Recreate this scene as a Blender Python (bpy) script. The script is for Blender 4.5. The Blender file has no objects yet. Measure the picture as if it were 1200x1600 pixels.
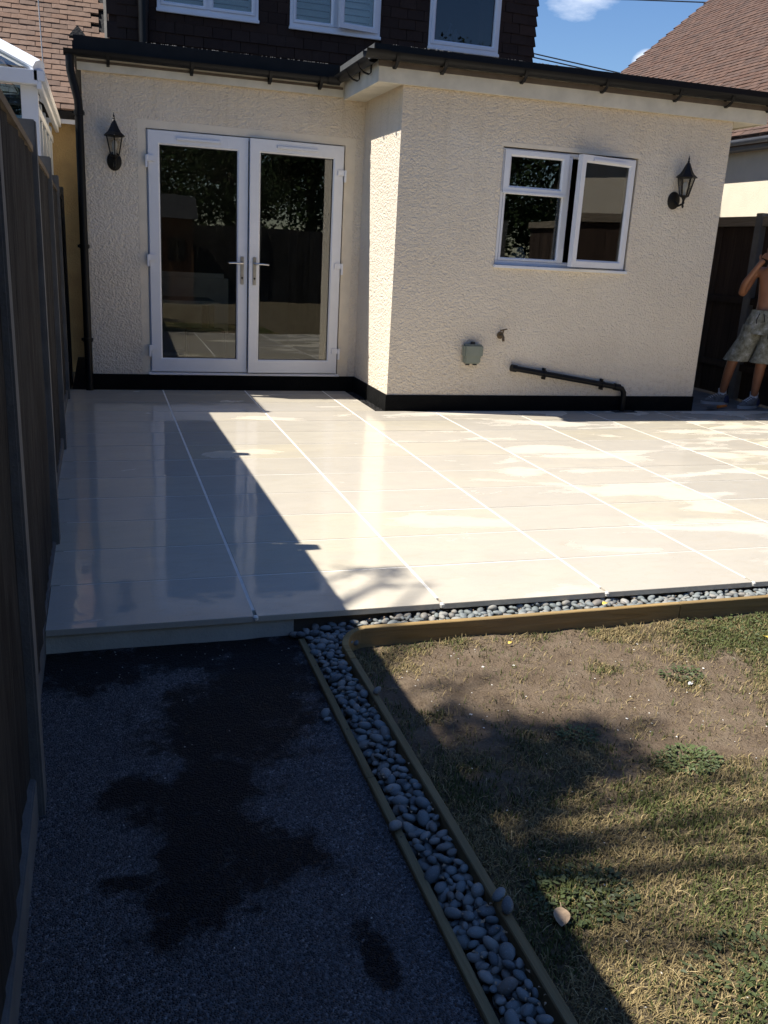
import bpy, bmesh, math, random
import numpy as np
from mathutils import Vector, Matrix, noise
random.seed(7); rng = np.random.default_rng(7)
SC = bpy.context.scene
C = bpy.data.collections.new('garden'); SC.collection.children.link(C)
R = math.radians

# ------------------------------------------------------------ camera, light, exposure
cam = bpy.data.cameras.new('camera'); camo = bpy.data.objects.new('camera', cam); C.objects.link(camo)
yw, pt, rl = R(-17.8736), R(-16.3914), R(3.1706)
F = Vector((-math.sin(yw)*math.cos(pt), math.cos(yw)*math.cos(pt), math.sin(pt)))
Rt = Vector((math.cos(yw), math.sin(yw), 0)); Up = Rt.cross(F)
R2 = math.cos(rl)*Rt + math.sin(rl)*Up; U2 = -math.sin(rl)*Rt + math.cos(rl)*Up
m = Matrix((R2, U2, -F)).transposed().to_4x4(); m.translation = Vector((-0.5236, -3.1557, 1.3692))
camo.matrix_world = m
cam.sensor_fit = 'VERTICAL'; cam.sensor_height = 36; cam.lens = 36*1397.39/1600
cam.clip_start = 0.05; cam.clip_end = 800
SC.camera = camo

SUN_EL, SUN_AZ = 56.0, 12.0       # azimuth measured from -X towards +Y
world = bpy.data.worlds.new('World'); SC.world = world; world.use_nodes = True
wt = world.node_tree; bg = wt.nodes['Background']
sky = wt.nodes.new('ShaderNodeTexSky'); sky.sky_type = 'NISHITA'; sky.sun_disc = False
sky.sun_elevation = R(SUN_EL); sky.sun_rotation = R(270+SUN_AZ)
sky.air_density = 1.1; sky.dust_density = 0.2; sky.ozone_density = 4.5; sky.altitude = 50
bg.inputs['Strength'].default_value = 0.082
def W(t, **k):
    n = wt.nodes.new(t)
    for a, b in k.items(): setattr(n, a, b)
    return n
tc = W('ShaderNodeTexCoord')
nz = W('ShaderNodeTexNoise'); nz.inputs['Scale'].default_value = 6; nz.inputs['Detail'].default_value = 8; nz.inputs['Roughness'].default_value = .62
mp = W('ShaderNodeMapping'); mp.inputs['Scale'].default_value = (1, 1, 2.6)
wt.links.new(tc.outputs['Generated'], mp.inputs['Vector']); wt.links.new(mp.outputs[0], nz.inputs['Vector'])
cloud_dirs = [((0.445, 0.86, 0.262), .075), ((0.511, 0.839, 0.182), .022), ((-.5, -.7, .4), .12), ((.7, -.6, .35), .12), ((.86, .45, .3), .1)]
acc = None
for d, rad in cloud_dirs:
    d = Vector(d).normalized()
    vm = W('ShaderNodeVectorMath', operation='DISTANCE'); vm.inputs[1].default_value = d
    wt.links.new(tc.outputs['Generated'], vm.inputs[0])
    mr = W('ShaderNodeMapRange'); mr.inputs[1].default_value = 0; mr.inputs[2].default_value = rad; mr.inputs[3].default_value = 1; mr.inputs[4].default_value = 0
    wt.links.new(vm.outputs['Value'], mr.inputs[0])
    if acc is None: acc = mr.outputs[0]
    else:
        mx = W('ShaderNodeMath', operation='MAXIMUM'); wt.links.new(acc, mx.inputs[0]); wt.links.new(mr.outputs[0], mx.inputs[1]); acc = mx.outputs[0]
ad = W('ShaderNodeMath', operation='ADD'); wt.links.new(acc, ad.inputs[0]); wt.links.new(nz.outputs[0], ad.inputs[1])
cr = W('ShaderNodeMapRange'); cr.inputs[1].default_value = .82; cr.inputs[2].default_value = 1.25; wt.links.new(ad.outputs[0], cr.inputs[0])
mixc = W('ShaderNodeMix', data_type='RGBA'); wt.links.new(cr.outputs[0], mixc.inputs[0])
hs = W('ShaderNodeHueSaturation'); hs.inputs['Saturation'].default_value = 1.15; hs.inputs['Hue'].default_value = .508; wt.links.new(sky.outputs[0], hs.inputs['Color'])
wt.links.new(hs.outputs[0], mixc.inputs[6]); mixc.inputs[7].default_value = (11.5, 11.7, 12.2, 1)
wt.links.new(mixc.outputs[2], bg.inputs['Color'])

sun = bpy.data.lights.new('sun', 'SUN'); suno = bpy.data.objects.new('sun', sun); C.objects.link(suno)
sun.energy = 5.0; sun.angle = R(0.53); sun.color = (1, .95, .86)
S = Vector((-math.cos(R(SUN_AZ))*math.cos(R(SUN_EL)), math.sin(R(SUN_AZ))*math.cos(R(SUN_EL)), math.sin(R(SUN_EL))))
suno.rotation_euler = S.to_track_quat('Z', 'Y').to_euler()
SC.view_settings.view_transform = 'Standard'; SC.view_settings.look = 'None'
SC.view_settings.exposure = 0.74; SC.view_settings.gamma = 1
SC.render.engine = 'CYCLES'

# ------------------------------------------------------------ materials
class NT:
    def __init__(s, name):
        s.m = bpy.data.materials.new(name); s.m.use_nodes = True; s.t = s.m.node_tree
        s.b = s.t.nodes['Principled BSDF']
    def n(s, t, **k):
        n = s.t.nodes.new(t)
        for a, b in k.items(): setattr(n, a, b)
        return n
    def l(s, a, b): s.t.links.new(a, b)
    def pos(s, scale=(1, 1, 1), local=False):
        if local: g = s.n('ShaderNodeTexCoord').outputs['Object']
        else: g = s.n('ShaderNodeNewGeometry').outputs['Position']
        mp = s.n('ShaderNodeMapping'); mp.inputs['Scale'].default_value = scale; s.l(g, mp.inputs['Vector']); return mp.outputs[0]
    def noise(s, vec, scale, detail=4, rough=.55, dist=0):
        n = s.n('ShaderNodeTexNoise'); n.inputs['Scale'].default_value = scale; n.inputs['Detail'].default_value = detail
        n.inputs['Roughness'].default_value = rough; n.inputs['Distortion'].default_value = dist; s.l(vec, n.inputs['Vector']); return n.outputs[0]
    def vor(s, vec, scale, feature='F1', out='Distance'):
        n = s.n('ShaderNodeTexVoronoi', feature=feature); n.inputs['Scale'].default_value = scale; s.l(vec, n.inputs['Vector']); return n.outputs[out]
    def rng(s, v, a, b, c=0, d=1):
        n = s.n('ShaderNodeMapRange'); s.l(v, n.inputs[0])
        for i, x in enumerate((a, b, c, d)): n.inputs[i+1].default_value = x
        return n.outputs[0]
    def ramp(s, v, stops):
        n = s.n('ShaderNodeValToRGB'); s.l(v, n.inputs[0]); e = n.color_ramp.elements
        e[0].position, e[0].color = stops[0][0], (*stops[0][1], 1); e[1].position, e[1].color = stops[-1][0], (*stops[-1][1], 1)
        for p, c in stops[1:-1]: x = e.new(p); x.color = (*c, 1)
        return n.outputs[0]
    def mix(s, f, a, b, blend='MIX'):
        n = s.n('ShaderNodeMix', data_type='RGBA', blend_type=blend)
        for i, v in ((0, f), (6, a), (7, b)):
            if isinstance(v, (int, float)): n.inputs[i].default_value = v
            elif isinstance(v, tuple): n.inputs[i].default_value = (*v, 1)
            else: s.l(v, n.inputs[i])
        return n.outputs[2]
    def math(s, op, a, b=0):
        n = s.n('ShaderNodeMath', operation=op)
        for i, v in ((0, a), (1, b)):
            if isinstance(v, (int, float)): n.inputs[i].default_value = v
            else: s.l(v, n.inputs[i])
        return n.outputs[0]
    def rand(s): return s.n('ShaderNodeObjectInfo').outputs['Random']
    def attr(s, name, out='Fac'):
        n = s.n('ShaderNodeAttribute', attribute_name=name); return n.outputs[out]
    def bump(s, h, dist, strength=1):
        n = s.n('ShaderNodeBump'); n.inputs['Distance'].default_value = dist; n.inputs['Strength'].default_value = strength
        s.l(h, n.inputs['Height']); s.l(n.outputs[0], s.b.inputs['Normal'])
    def set(s, **k):
        for a, v in k.items():
            i = s.b.inputs[{'col': 'Base Color', 'rough': 'Roughness', 'metal': 'Metallic', 'spec': 'Specular IOR Level', 'coat': 'Coat Weight', 'ior': 'IOR', 'trans': 'Transmission Weight'}[a]]
            if isinstance(v, (int, float)): i.default_value = v
            elif isinstance(v, tuple): i.default_value = (*v, 1)
            else: s.l(v, i)
        return s.m
def simple(name, col, rough=.5, var=.12, sc=6, bump=0, bs=60, **k):
    M = NT(name); p = M.pos()
    n = M.noise(p, sc, 5)
    c2 = tuple(x*(1-var) for x in col); c3 = tuple(min(1, x*(1+var)) for x in col)
    M.set(col=M.ramp(n, [(.3, c2), (.7, c3)]), rough=rough, **k)
    if bump: M.bump(M.noise(p, bs, 4), bump)
    return M.m
def mat_render():
    M = NT('cream_roughcast'); p = M.pos()
    a = M.noise(p, 28, 5, .68, .5); v = M.vor(p, 66, 'SMOOTH_F1')
    big = M.noise(p, 1.3, 4); fine = M.noise(p, 90, 3)
    h = M.math('ADD', M.math('MULTIPLY', a, 1.3), M.math('MULTIPLY', M.rng(v, 0, .7, 1, 0), .55))
    h = M.math('ADD', h, M.math('MULTIPLY', fine, .18))
    c = M.ramp(big, [(.3, (.725, .635, .51)), (.7, (.785, .70, .575))])
    pits = M.rng(M.noise(p, 60, 3, .7), .66, .74)
    c = M.mix(M.math('MULTIPLY', pits, .5), c, (.36, .25, .15))
    # yellower towards the top of the wall, with a noisy edge
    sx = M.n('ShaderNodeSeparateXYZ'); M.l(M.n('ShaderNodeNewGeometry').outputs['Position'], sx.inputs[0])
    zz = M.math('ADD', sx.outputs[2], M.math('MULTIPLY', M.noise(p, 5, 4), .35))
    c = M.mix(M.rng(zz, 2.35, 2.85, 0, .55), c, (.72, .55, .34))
    drip = M.math('MULTIPLY', M.rng(M.noise(M.pos((9, 9, .45)), 1.6, 5, .6), .52, .72), M.rng(zz, .9, 2.7)); c = M.mix(M.math('MULTIPLY', drip, .22), c, (.46, .37, .25))
    spl = M.math('MULTIPLY', M.rng(sx.outputs[2], .12, .75, 1, 0), M.rng(M.noise(p, 26, 5, .75), .50, .66)); c = M.mix(M.math('MULTIPLY', spl, .45), c, (.42, .30, .17))
    spk = M.rng(M.noise(p, 110, 2, .6), .67, .73, 0, .6); c = M.mix(spk, c, (.25, .18, .12))
    M.set(col=c, rough=.9, spec=.2); M.bump(h, .015, .85); return M.m
def mat_slab():
    M = NT('cream_sandstone_slab'); p = M.pos(); r = M.rand()
    base = M.ramp(r, [(0, (.575, .515, .385)), (.25, (.60, .545, .445)), (.5, (.525, .485, .415)), (.75, (.57, .515, .425)), (1, (.60, .535, .40))])
    n = M.noise(M.pos((1, 2.4, 1)), 2.2, 5, .6, .8)
    base = M.mix(M.rng(n, .35, .7, 0, .6), base, (.48, .44, .38))
    fine = M.noise(p, 140, 3)
    base = M.mix(.12, base, M.ramp(fine, [(.3, (.4, .36, .3)), (.7, (.75, .68, .55))]))
    # dry islands on a wet floor, more of them away from the fence
    sx = M.n('ShaderNodeSeparateXYZ'); M.l(M.n('ShaderNodeNewGeometry').outputs['Position'], sx.inputs[0])
    w = M.noise(M.pos((.8, 1.9, 1)), 1.55, 5, .5, .5)
    w = M.math('ADD', w, M.rng(sx.outputs[0], .3, 2.8, -.13, .01))
    w = M.math('ADD', w, M.rng(r, 0, 1, -.06, .06))
    w = M.math('ADD', w, M.math('MULTIPLY', M.math('SUBTRACT', M.noise(p, 11, 5, .7), .5), .09)); dry = M.rng(w, .53, .60)
    col = M.mix(dry, base, M.mix(.07, base, (.78, .73, .62)))
    vein = M.noise(M.pos((1, 3.2, 1)), 6, 6, .65, 2.2); col = M.mix(M.rng(vein, .52, .66, 0, .28), col, (.50, .42, .30)); spk = M.rng(M.noise(p, 75, 2, .5), .74, .78, 0, .5); col = M.mix(spk, col, (.25, .20, .15))
    stain = M.rng(M.noise(p, 5, 5, .7), .64, .78, 0, .25)
    col = M.mix(stain, col, (.33, .25, .16))
    streak = M.noise(M.pos((.6, 3, 1)), 9, 4)
    rough = M.mix(dry, M.math('ADD', M.rng(streak, .3, .7, 0, .09), M.rng(sx.outputs[0], .25, 1.1, .012, .10)), (.55, .55, .55))
    M.set(col=col, rough=rough, ior=1.45); M.l(M.rng(dry, 0, 1, .55, .1), M.b.inputs['Specular IOR Level'])
    h = M.math('ADD', M.noise(p, 3.5, 2), M.math('MULTIPLY', M.noise(M.pos((1, .3, 1)), 70, 3), .05))
    M.bump(h, .0022); return M.m
def mat_tarmac():
    M = NT('tarmac'); p = M.pos()
    wet = M.attr('wet')
    wn = M.rng(M.math('ADD', wet, M.math('MULTIPLY', M.math('SUBTRACT', M.noise(p, 30, 6, .8), .5), 1.7)), .34, .74)
    v = M.vor(p, 190); g = M.vor(p, 190, 'F1', 'Color')
    stone = M.ramp(g, [(.15, (.045, .044, .046)), (.5, (.115, .112, .115)), (.8, (.18, .175, .175)), (.95, (.34, .33, .32))])
    big = M.noise(p, 5, 5, .7)
    stone = M.mix(M.rng(big, .35, .7, 0, .45), stone, (.062, .061, .066))
    c = M.mix(wn, stone, (.022, .021, .022))
    M.set(col=c, rough=M.rng(wn, 0, 1, .85, .5), spec=M.rng(wn, 0, 1, .4, .12)); M.bump(M.math('ADD', M.rng(v, 0, .6, 1, 0), M.noise(p, 60, 3)), .008); return M.m
def mat_soil():
    M = NT('dry_lawn_soil'); p = M.pos(); g = M.attr('grass')
    n = M.noise(p, 9, 6, .7); f = M.noise(p, 120, 4, .7)
    soil = M.ramp(n, [(.3, (.135, .092, .057)), (.5, (.205, .148, .098)), (.62, (.25, .188, .130)), (.75, (.18, .145, .082))])
    turf = M.ramp(M.noise(p, 40, 5), [(.3, (.07, .058, .03)), (.7, (.16, .125, .068))])
    c = M.mix(M.rng(g, .2, .6), soil, turf)
    c = M.mix(.35, c, M.ramp(f, [(.3, (.08, .06, .045)), (.7, (.28, .225, .165))]))
    M.set(col=c, rough=.95, spec=.1); M.bump(M.math('ADD', f, M.math('MULTIPLY', n, 2)), .014); return M.m
def mat_blade():
    M = NT('grass_blade'); c = M.attr('tint', 'Color'); M.set(col=c, rough=.7, spec=.2)
    M.b.inputs['Subsurface Weight'].default_value = 0; return M.m
def mat_wood(name, c1, c2, axis=2, rough=.85, weather=None, sc=1, spec=.25):
    M = NT(name); s = [14*sc]*3; s[axis] = .9*sc; p = M.pos(tuple(s)); r = M.rand()
    n = M.noise(p, 2.2, 6, .65, 1.2); c = M.ramp(n, [(.3, c1), (.72, c2)])
    c = M.mix(M.rng(r, 0, 1, 0, .5), c, tuple(x*.5 for x in c1))
    if weather: c = M.mix(M.rng(M.noise(M.pos(), 3, 5), .45, .7, 0, .6), c, weather)
    M.set(col=c, rough=rough, spec=spec); M.bump(n, .004); return M.m
def mat_tile(name, stops, lich=.2):
    M = NT(name); p = M.pos(); r = M.rand(); isl = M.attr('tone')
    k = M.math('FRACT', M.math('ADD', r, isl))
    c = M.ramp(k, stops); n = M.noise(p, 14, 6, .7)
    c = M.mix(M.rng(n, .35, .75, 0, .6), c, tuple(x*.55 for x in stops[0][1]))
    c = M.mix(M.rng(M.noise(p, 30, 5, .7), .62, .72, 0, lich), c, (.45, .40, .30))
    M.set(col=c, rough=.88, spec=.2); M.bump(M.noise(p, 90, 4), .004); return M.m
def mat_glass(name, tint=(.62, .66, .66), refl=1.0, ior=1.6):
    M = NT(name); t = M.t; out = t.nodes['Material Output']
    fr = M.n('ShaderNodeFresnel'); fr.inputs['IOR'].default_value = ior
    gl = M.n('ShaderNodeBsdfGlossy'); gl.inputs['Roughness'].default_value = .0
    tr = M.n('ShaderNodeBsdfTransparent'); tr.inputs['Color'].default_value = (*tint, 1)
    mx = M.n('ShaderNodeMixShader'); f = M.math('MULTIPLY', fr.outputs[0], refl)
    b = M.n('ShaderNodeBump'); b.inputs['Distance'].default_value = .0006; M.l(M.noise(M.pos(), 1.7, 2), b.inputs['Height'])
    M.l(b.outputs[0], gl.inputs['Normal'])
    M.l(f, mx.inputs[0]); M.l(tr.outputs[0], mx.inputs[1]); M.l(gl.outputs[0], mx.inputs[2]); M.l(mx.outputs[0], out.inputs['Surface']); return M.m
def mat_pebble():
    M = NT('grey_pebble'); p = M.pos(local=True); r = M.math('FRACT', M.math('ADD', M.rand(), M.attr('tone')))
    c = M.ramp(r, [(0, (.11, .12, .12)), (.2, (.20, .22, .215)), (.4, (.26, .275, .26)), (.6, (.16, .185, .18)), (.75, (.30, .29, .255)), (.88, (.20, .175, .145)), (1, (.36, .345, .31))])
    g = M.pos(); n = M.noise(g, 55, 5, .7); c = M.mix(M.rng(n, .4, .75, 0, .45), c, (.17, .19, .21))
    c = M.mix(M.rng(M.noise(g, 300, 3), .6, .7, 0, .35), c, (.55, .56, .54))
    M.set(col=c, rough=.62, spec=.35); M.bump(M.noise(g, 160, 4), .0012); return M.m
def mat_white(name='white_upvc', col=(.74, .75, .78), rough=.28):
    M = NT(name); p = M.pos(); n = M.noise(p, 3, 5, .7)
    c = M.mix(M.rng(n, .45, .8, 0, .25), col, (.55, .54, .50)); M.set(col=c, rough=rough, spec=.5); return M.m

MT = dict(
 render=mat_render(), slab=mat_slab(), tarmac=mat_tarmac(), soil=mat_soil(), blade=mat_blade(),
 fence=mat_wood('weathered_fence', (.016, .0145, .013), (.080, .072, .063), 2, .95, (.060, .057, .052), 1.6, .1),
 fencer=mat_wood('dark_fence', (.035, .022, .016), (.075, .05, .036), 2, .9),
 timber_x=mat_wood('treated_timber_x', (.24, .155, .06), (.44, .30, .13), 0, .85, (.28, .21, .11)),
 timber_y=mat_wood('treated_timber_y', (.22, .16, .075), (.38, .29, .155), 1, .85, (.21, .175, .10)),
 concrete=simple('concrete', (.135, .13, .12), .9, .2, 9, .003, 90),
 riser=simple('riser_stone', (.60, .55, .45), .85, .15, 5, .003, 80),
 mortar=simple('pale_mortar', (.78, .75, .68), .85, .08, 12, .002, 200),
 smoothrender=simple('smooth_cream_render', (.74, .65, .51), .9, .06, 9, .002, 90),
 blackpaint=simple('black_masonry_paint', (.0055, .0055, .0055), .9, .3, 8, .006, 40, spec=.12),
 blackplastic=simple('black_gutter_plastic', (.005, .005, .0055), .45, .4, 10, spec=.25),
 brownboard=simple('brown_board', (.12, .09, .065), .7, .2, 8),
 felt=simple('black_felt', (.010, .010, .011), .9, .35, 25, .01, 60),
 fascia=simple('cream_fascia', (.62, .57, .46), .6, .12, 7),
 upvc=mat_white(), upvc2=mat_white('white_upvc_far', (.72, .75, .80), .35), gasket=simple('rubber_gasket', (.015, .015, .015), .6),
 metal=simple('brushed_metal', (.55, .53, .50), .3, .1, 20, metal=1.0),
 lamp=simple('dark_bronze_paint', (.010, .008, .006), .5, .4, 30, spec=.25),
 glass=mat_glass('window_glass', (.84, .87, .86), 1.0, 1.85), glass2=mat_glass('upstairs_glass', (.45, .50, .60), 1.2), lampglass=mat_glass('lantern_glass', (.8, .8, .78), .8, 1.45),
 consglass=mat_glass('conservatory_glass', (.45, .62, .75), 1.4),
 frost=simple('frosted_bulb', (.75, .73, .70), .4),
 tile_l=mat_tile('clay_tile_left', [(0, (.20, .125, .09)), (.3, (.25, .165, .12)), (.6, (.22, .15, .115)), (1, (.165, .115, .09))]),
 tile_r=mat_tile('clay_tile_right', [(0, (.115, .068, .052)), (.3, (.145, .09, .068)), (.6, (.13, .085, .068)), (1, (.095, .066, .055))]),
 tile_h=mat_tile('dark_hung_tile', [(0, (.034, .022, .018)), (.4, (.044, .027, .021)), (.7, (.040, .027, .023)), (1, (.031, .020, .017))], .05),
 ochre=simple('ochre_render', (.50, .34, .15), .9, .12, 5, .01, 60),
 whitewall=simple('pale_cream_render', (.74, .66, .52), .9, .05, 4, .004, 80),
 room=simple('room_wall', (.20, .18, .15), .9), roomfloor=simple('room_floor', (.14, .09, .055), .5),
 blind=simple('white_shutter', (.80, .82, .84), .5, .06), linen=simple('pale_linen', (.62, .60, .55), .9), darkwood=simple('dark_furniture', (.035, .025, .02), .4),
 socket=simple('grey_green_box', (.20, .225, .185), .5, .1), rust=simple('rusty_brass', (.13, .085, .04), .6, .4, 60),
 pebble=mat_pebble(), bark=simple('bark', (.09, .065, .045), .95, .3, 15, .02, 30),
 leaf=simple('leaf_green', (.065, .085, .028), .6, .5, 3), leaf_dark=simple('leaf_dark', (.030, .045, .018), .9, .5, 2, spec=.03),
 deadleaf=simple('dead_leaf', (.42, .30, .19), .8, .25, 60), yellowleaf=simple('yellow_leaf', (.62, .45, .08), .7, .2, 60),
 skin=simple('skin', (.29, .125, .062), .5, .12, 9), hair=simple('hair', (.02, .014, .010), .8), sock=simple('sock', (.60, .60, .62), .9),
 shoe=simple('shoe_grey', (.13, .13, .13), .7, .5, 30), sole=simple('shoe_sole', (.45, .45, .45), .7), shoeblue=simple('shoe_dark_blue', (.02, .025, .07), .6),
 gravel=simple('dark_gravel', (.035, .032, .03), .9, .6, 60, .02, 90), ground=simple('bare_earth', (.16, .13, .09), .95, .3, 3, .02, 20),
 pathc=simple('side_path_concrete', (.14, .13, .12), .9, .25, 6, .004, 70), cable=simple('black_cable', (.02, .02, .022), .6), cablew=simple('white_cable', (.6, .58, .55), .6),
 shed=mat_wood('orange_shed', (.10, .05, .025), (.17, .085, .04), 2), orange=simple('orange_handle', (.6, .18, .03), .5), steel=simple('tool_steel', (.3, .3, .3), .35, metal=1.0),
 leadgrey=simple('grey_flashing', (.075, .077, .077), .6, .15, 14), greygutter=simple('grey_gutter', (.15, .16, .19), .45, .15),
)
def mat_shorts():
    M = NT('stained_shorts'); p = M.pos(); n = M.noise(p, 16, 5, .7)
    c = M.ramp(n, [(.35, (.13, .12, .08)), (.5, (.24, .23, .17)), (.62, (.34, .33, .28)), (.7, (.55, .53, .47))])
    M.set(col=c, rough=.95); M.bump(M.noise(p, 25, 4), .01); return M.m
MT['shorts'] = mat_shorts()

# ------------------------------------------------------------ geometry helpers
class MB:
    def __init__(s): s.v = []; s.f = []; s.tone = []
    def add(s, vs, fs, tone=None):
        o = len(s.v); s.v += [tuple(x) for x in vs]; s.f += [tuple(i+o for i in f) for f in fs]
        s.tone += [0 if tone is None else tone]*len(fs); return s
    def box(s, x0, x1, y0, y1, z0, z1, tone=None):
        return s.add([(x0, y0, z0), (x1, y0, z0), (x1, y1, z0), (x0, y1, z0), (x0, y0, z1), (x1, y0, z1), (x1, y1, z1), (x0, y1, z1)],
              [(0, 3, 2, 1), (4, 5, 6, 7), (0, 1, 5, 4), (1, 2, 6, 5), (2, 3, 7, 6), (3, 0, 4, 7)], tone)
    def tube(s, pts, r, n=10, cap=True):
        pts = [Vector(p) for p in pts]; rs = r if isinstance(r, (list, tuple)) else [r]*len(pts)
        rings = []; ref = None
        for i, p in enumerate(pts):
            d = (pts[min(i+1, len(pts)-1)] - pts[max(i-1, 0)]).normalized()
            if ref is None: ref = d.orthogonal().normalized()
            ref = (ref - d*ref.dot(d)).normalized(); b = d.cross(ref)
            rings.append([p + (ref*math.cos(2*math.pi*k/n) + b*math.sin(2*math.pi*k/n))*rs[i] for k in range(n)])
        vs = [v for r_ in rings for v in r_]; fs = []
        for i in range(len(pts)-1):
            for k in range(n):
                a = i*n+k; b2 = i*n+(k+1) % n; fs.append((a, b2, b2+n, a+n))
        if cap: fs.append(tuple(reversed(range(n)))); fs.append(tuple(range((len(pts)-1)*n, len(pts)*n)))
        return s.add(vs, fs)
    def lathe(s, cx, cy, prof, n=16, sq=1):
        vs = []; fs = []
        for (r, z) in prof:
            for k in range(n): a = 2*math.pi*(k+.5)/n; vs.append((cx+r*math.cos(a), cy+r*math.sin(a), z))
        for i in range(len(prof)-1):
            for k in range(n):
                a = i*n+k; b2 = i*n+(k+1) % n; fs.append((a, b2, b2+n, a+n))
        fs.append(tuple(reversed(range(n)))); fs.append(tuple(range((len(prof)-1)*n, len(prof)*n)))
        return s.add(vs, fs)
    def mesh(s, name, mat, smooth=False, bevel=0):
        me = bpy.data.meshes.new(name); me.from_pydata(s.v, [], s.f)
        if any(s.tone):
            a = me.attributes.new('tone', 'FLOAT', 'FACE'); a.data.foreach_set('value', s.tone)
        if bevel:
            bm = bmesh.new(); bm.from_mesh(me)
            bmesh.ops.bevel(bm, geom=[e for e in bm.edges if len(e.link_faces) == 2 and e.calc_face_angle(0) > .5], offset=bevel, segments=2, affect='EDGES', clamp_overlap=True)
            bm.to_mesh(me); bm.free()
        me.materials.append(MT[mat] if isinstance(mat, str) else mat)
        if smooth:
            me.shade_smooth()
        return me
def link(name, me, parent=None, loc=None, rot=None):
    o = bpy.data.objects.new(name, me); C.objects.link(o)
    if parent: o.parent = parent
    if loc is not None: o.location = loc
    if rot is not None: o.rotation_euler = rot
    return o
def part(name, mb, mat, parent=None, smooth=False, bevel=0, loc=None, rot=None):
    o = link(name, mb.mesh(name, mat, smooth, bevel), parent, loc, rot)
    if smooth and bevel == 0 and len(o.data.polygons) < 6000:
        auto_smooth(o.data)
    return o
def auto_smooth(me, ang=40):
    bm = bmesh.new(); bm.from_mesh(me)
    for e in bm.edges:
        e.smooth = not (len(e.link_faces) != 2 or e.calc_face_angle(0) > R(ang))
    bm.to_mesh(me); bm.free()
def tag(o, label=None, cat=None, group=None, kind=None):
    if label: o['label'] = label
    if cat: o['category'] = cat
    if group: o['group'] = group
    if kind: o['kind'] = kind
    return o
def empty(name, loc=(0, 0, 0), rotz=0, label=None, cat=None, group=None, kind=None):
    o = bpy.data.objects.new(name, None); C.objects.link(o); o.location = loc; o.rotation_euler = (0, 0, rotz); o.empty_display_size = .1
    return tag(o, label, cat, group, kind)
def wall_panel(x0, x1, z0, z1, y0, y1, openings):
    """wall in the XZ plane with front at y0 and back at y1, openings (xa,xb,za,zb)"""
    xs = sorted({x0, x1, *[v for o in openings for v in o[:2]]}); zs = sorted({z0, z1, *[v for o in openings for v in o[2:]]})
    solid = lambda i, j: 0 <= i < len(xs)-1 and 0 <= j < len(zs)-1 and not any(o[0] <= (xs[i]+xs[i+1])/2 <= o[1] and o[2] <= (zs[j]+zs[j+1])/2 <= o[3] for o in openings)
    mb = MB(); idx = {}
    def V(i, j, k):
        if (i, j, k) not in idx: idx[(i, j, k)] = len(mb.v); mb.v.append((xs[i], (y0, y1)[k], zs[j]))
        return idx[(i, j, k)]
    for i in range(len(xs)-1):
        for j in range(len(zs)-1):
            if not solid(i, j): continue
            mb.f.append((V(i, j, 0), V(i+1, j, 0), V(i+1, j+1, 0), V(i, j+1, 0))); mb.f.append((V(i, j+1, 1), V(i+1, j+1, 1), V(i+1, j, 1), V(i, j, 1)))
            if not solid(i-1, j): mb.f.append((V(i, j, 0), V(i, j+1, 0), V(i, j+1, 1), V(i, j, 1)))
            if not solid(i+1, j): mb.f.append((V(i+1, j, 1), V(i+1, j+1, 1), V(i+1, j+1, 0), V(i+1, j, 0)))
            if not solid(i, j-1): mb.f.append((V(i, j, 1), V(i+1, j, 1), V(i+1, j, 0), V(i, j, 0)))
            if not solid(i, j+1): mb.f.append((V(i, j+1, 0), V(i+1, j+1, 0), V(i+1, j+1, 1), V(i, j+1, 1)))
    mb.tone = [0]*len(mb.f); return mb
def frame_mb(x0, x1, z0, z1, y0, y1, wl, wr=None, wb=None, wt_=None):
    """rectangular frame with mitred profile: outer flat + chamfer to the glass"""
    wr = wl if wr is None else wr; wb = wl if wb is None else wb; wt_ = wl if wt_ is None else wt_
    mb = MB(); ch = min(.014, wl*.4)
    loops = []
    for (a, y) in ((0, y1), (0, y0), (1, y0), (2, y0+ch), (2, y1)):
        if a == 0: q = (x0, x1, z0, z1)
        elif a == 1: q = (x0+wl-ch, x1-wr+ch, z0+wb-ch, z1-wt_+ch)
        else: q = (x0+wl, x1-wr, z0+wb, z1-wt_)
        loops.append([(q[0], y, q[2]), (q[1], y, q[2]), (q[1], y, q[3]), (q[0], y, q[3])])
    vs = [v for l in loops for v in l]; fs = []
    for i in range(5):
        j = (i+1) % 5
        for k in range(4): fs.append((i*4+k, i*4+(k+1) % 4, j*4+(k+1) % 4, j*4+k))
    return mb.add(vs, fs)
def ico(sub):
    bm = bmesh.new(); bmesh.ops.create_icosphere(bm, subdivisions=sub, radius=1)
    v = [tuple(x.co) for x in bm.verts]; f = [tuple(q.index for q in p.verts) for p in bm.faces]; bm.free(); return np.array(v), f

# levels and lines measured from the photograph
Y1, Y2, XL, XC, XR = 5.408, 4.308, -.617, 1.849, 4.993
ZP, ZW = .139, 2.66
RW, CW = .4278, .76
ZT, ZL = -.10, -.095          # tarmac, lawn
YM = 8.0                      # rear wall of the main house

# ------------------------------------------------------------ ground
g = MB(); g.add([(-150, -150, -.22), (150, -150, -.22), (150, 150, -.22), (-150, 150, -.22)], [(0, 1, 2, 3)])
tag(part('ground', g, 'ground'), 'bare earth under the gardens', kind='structure')

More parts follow.
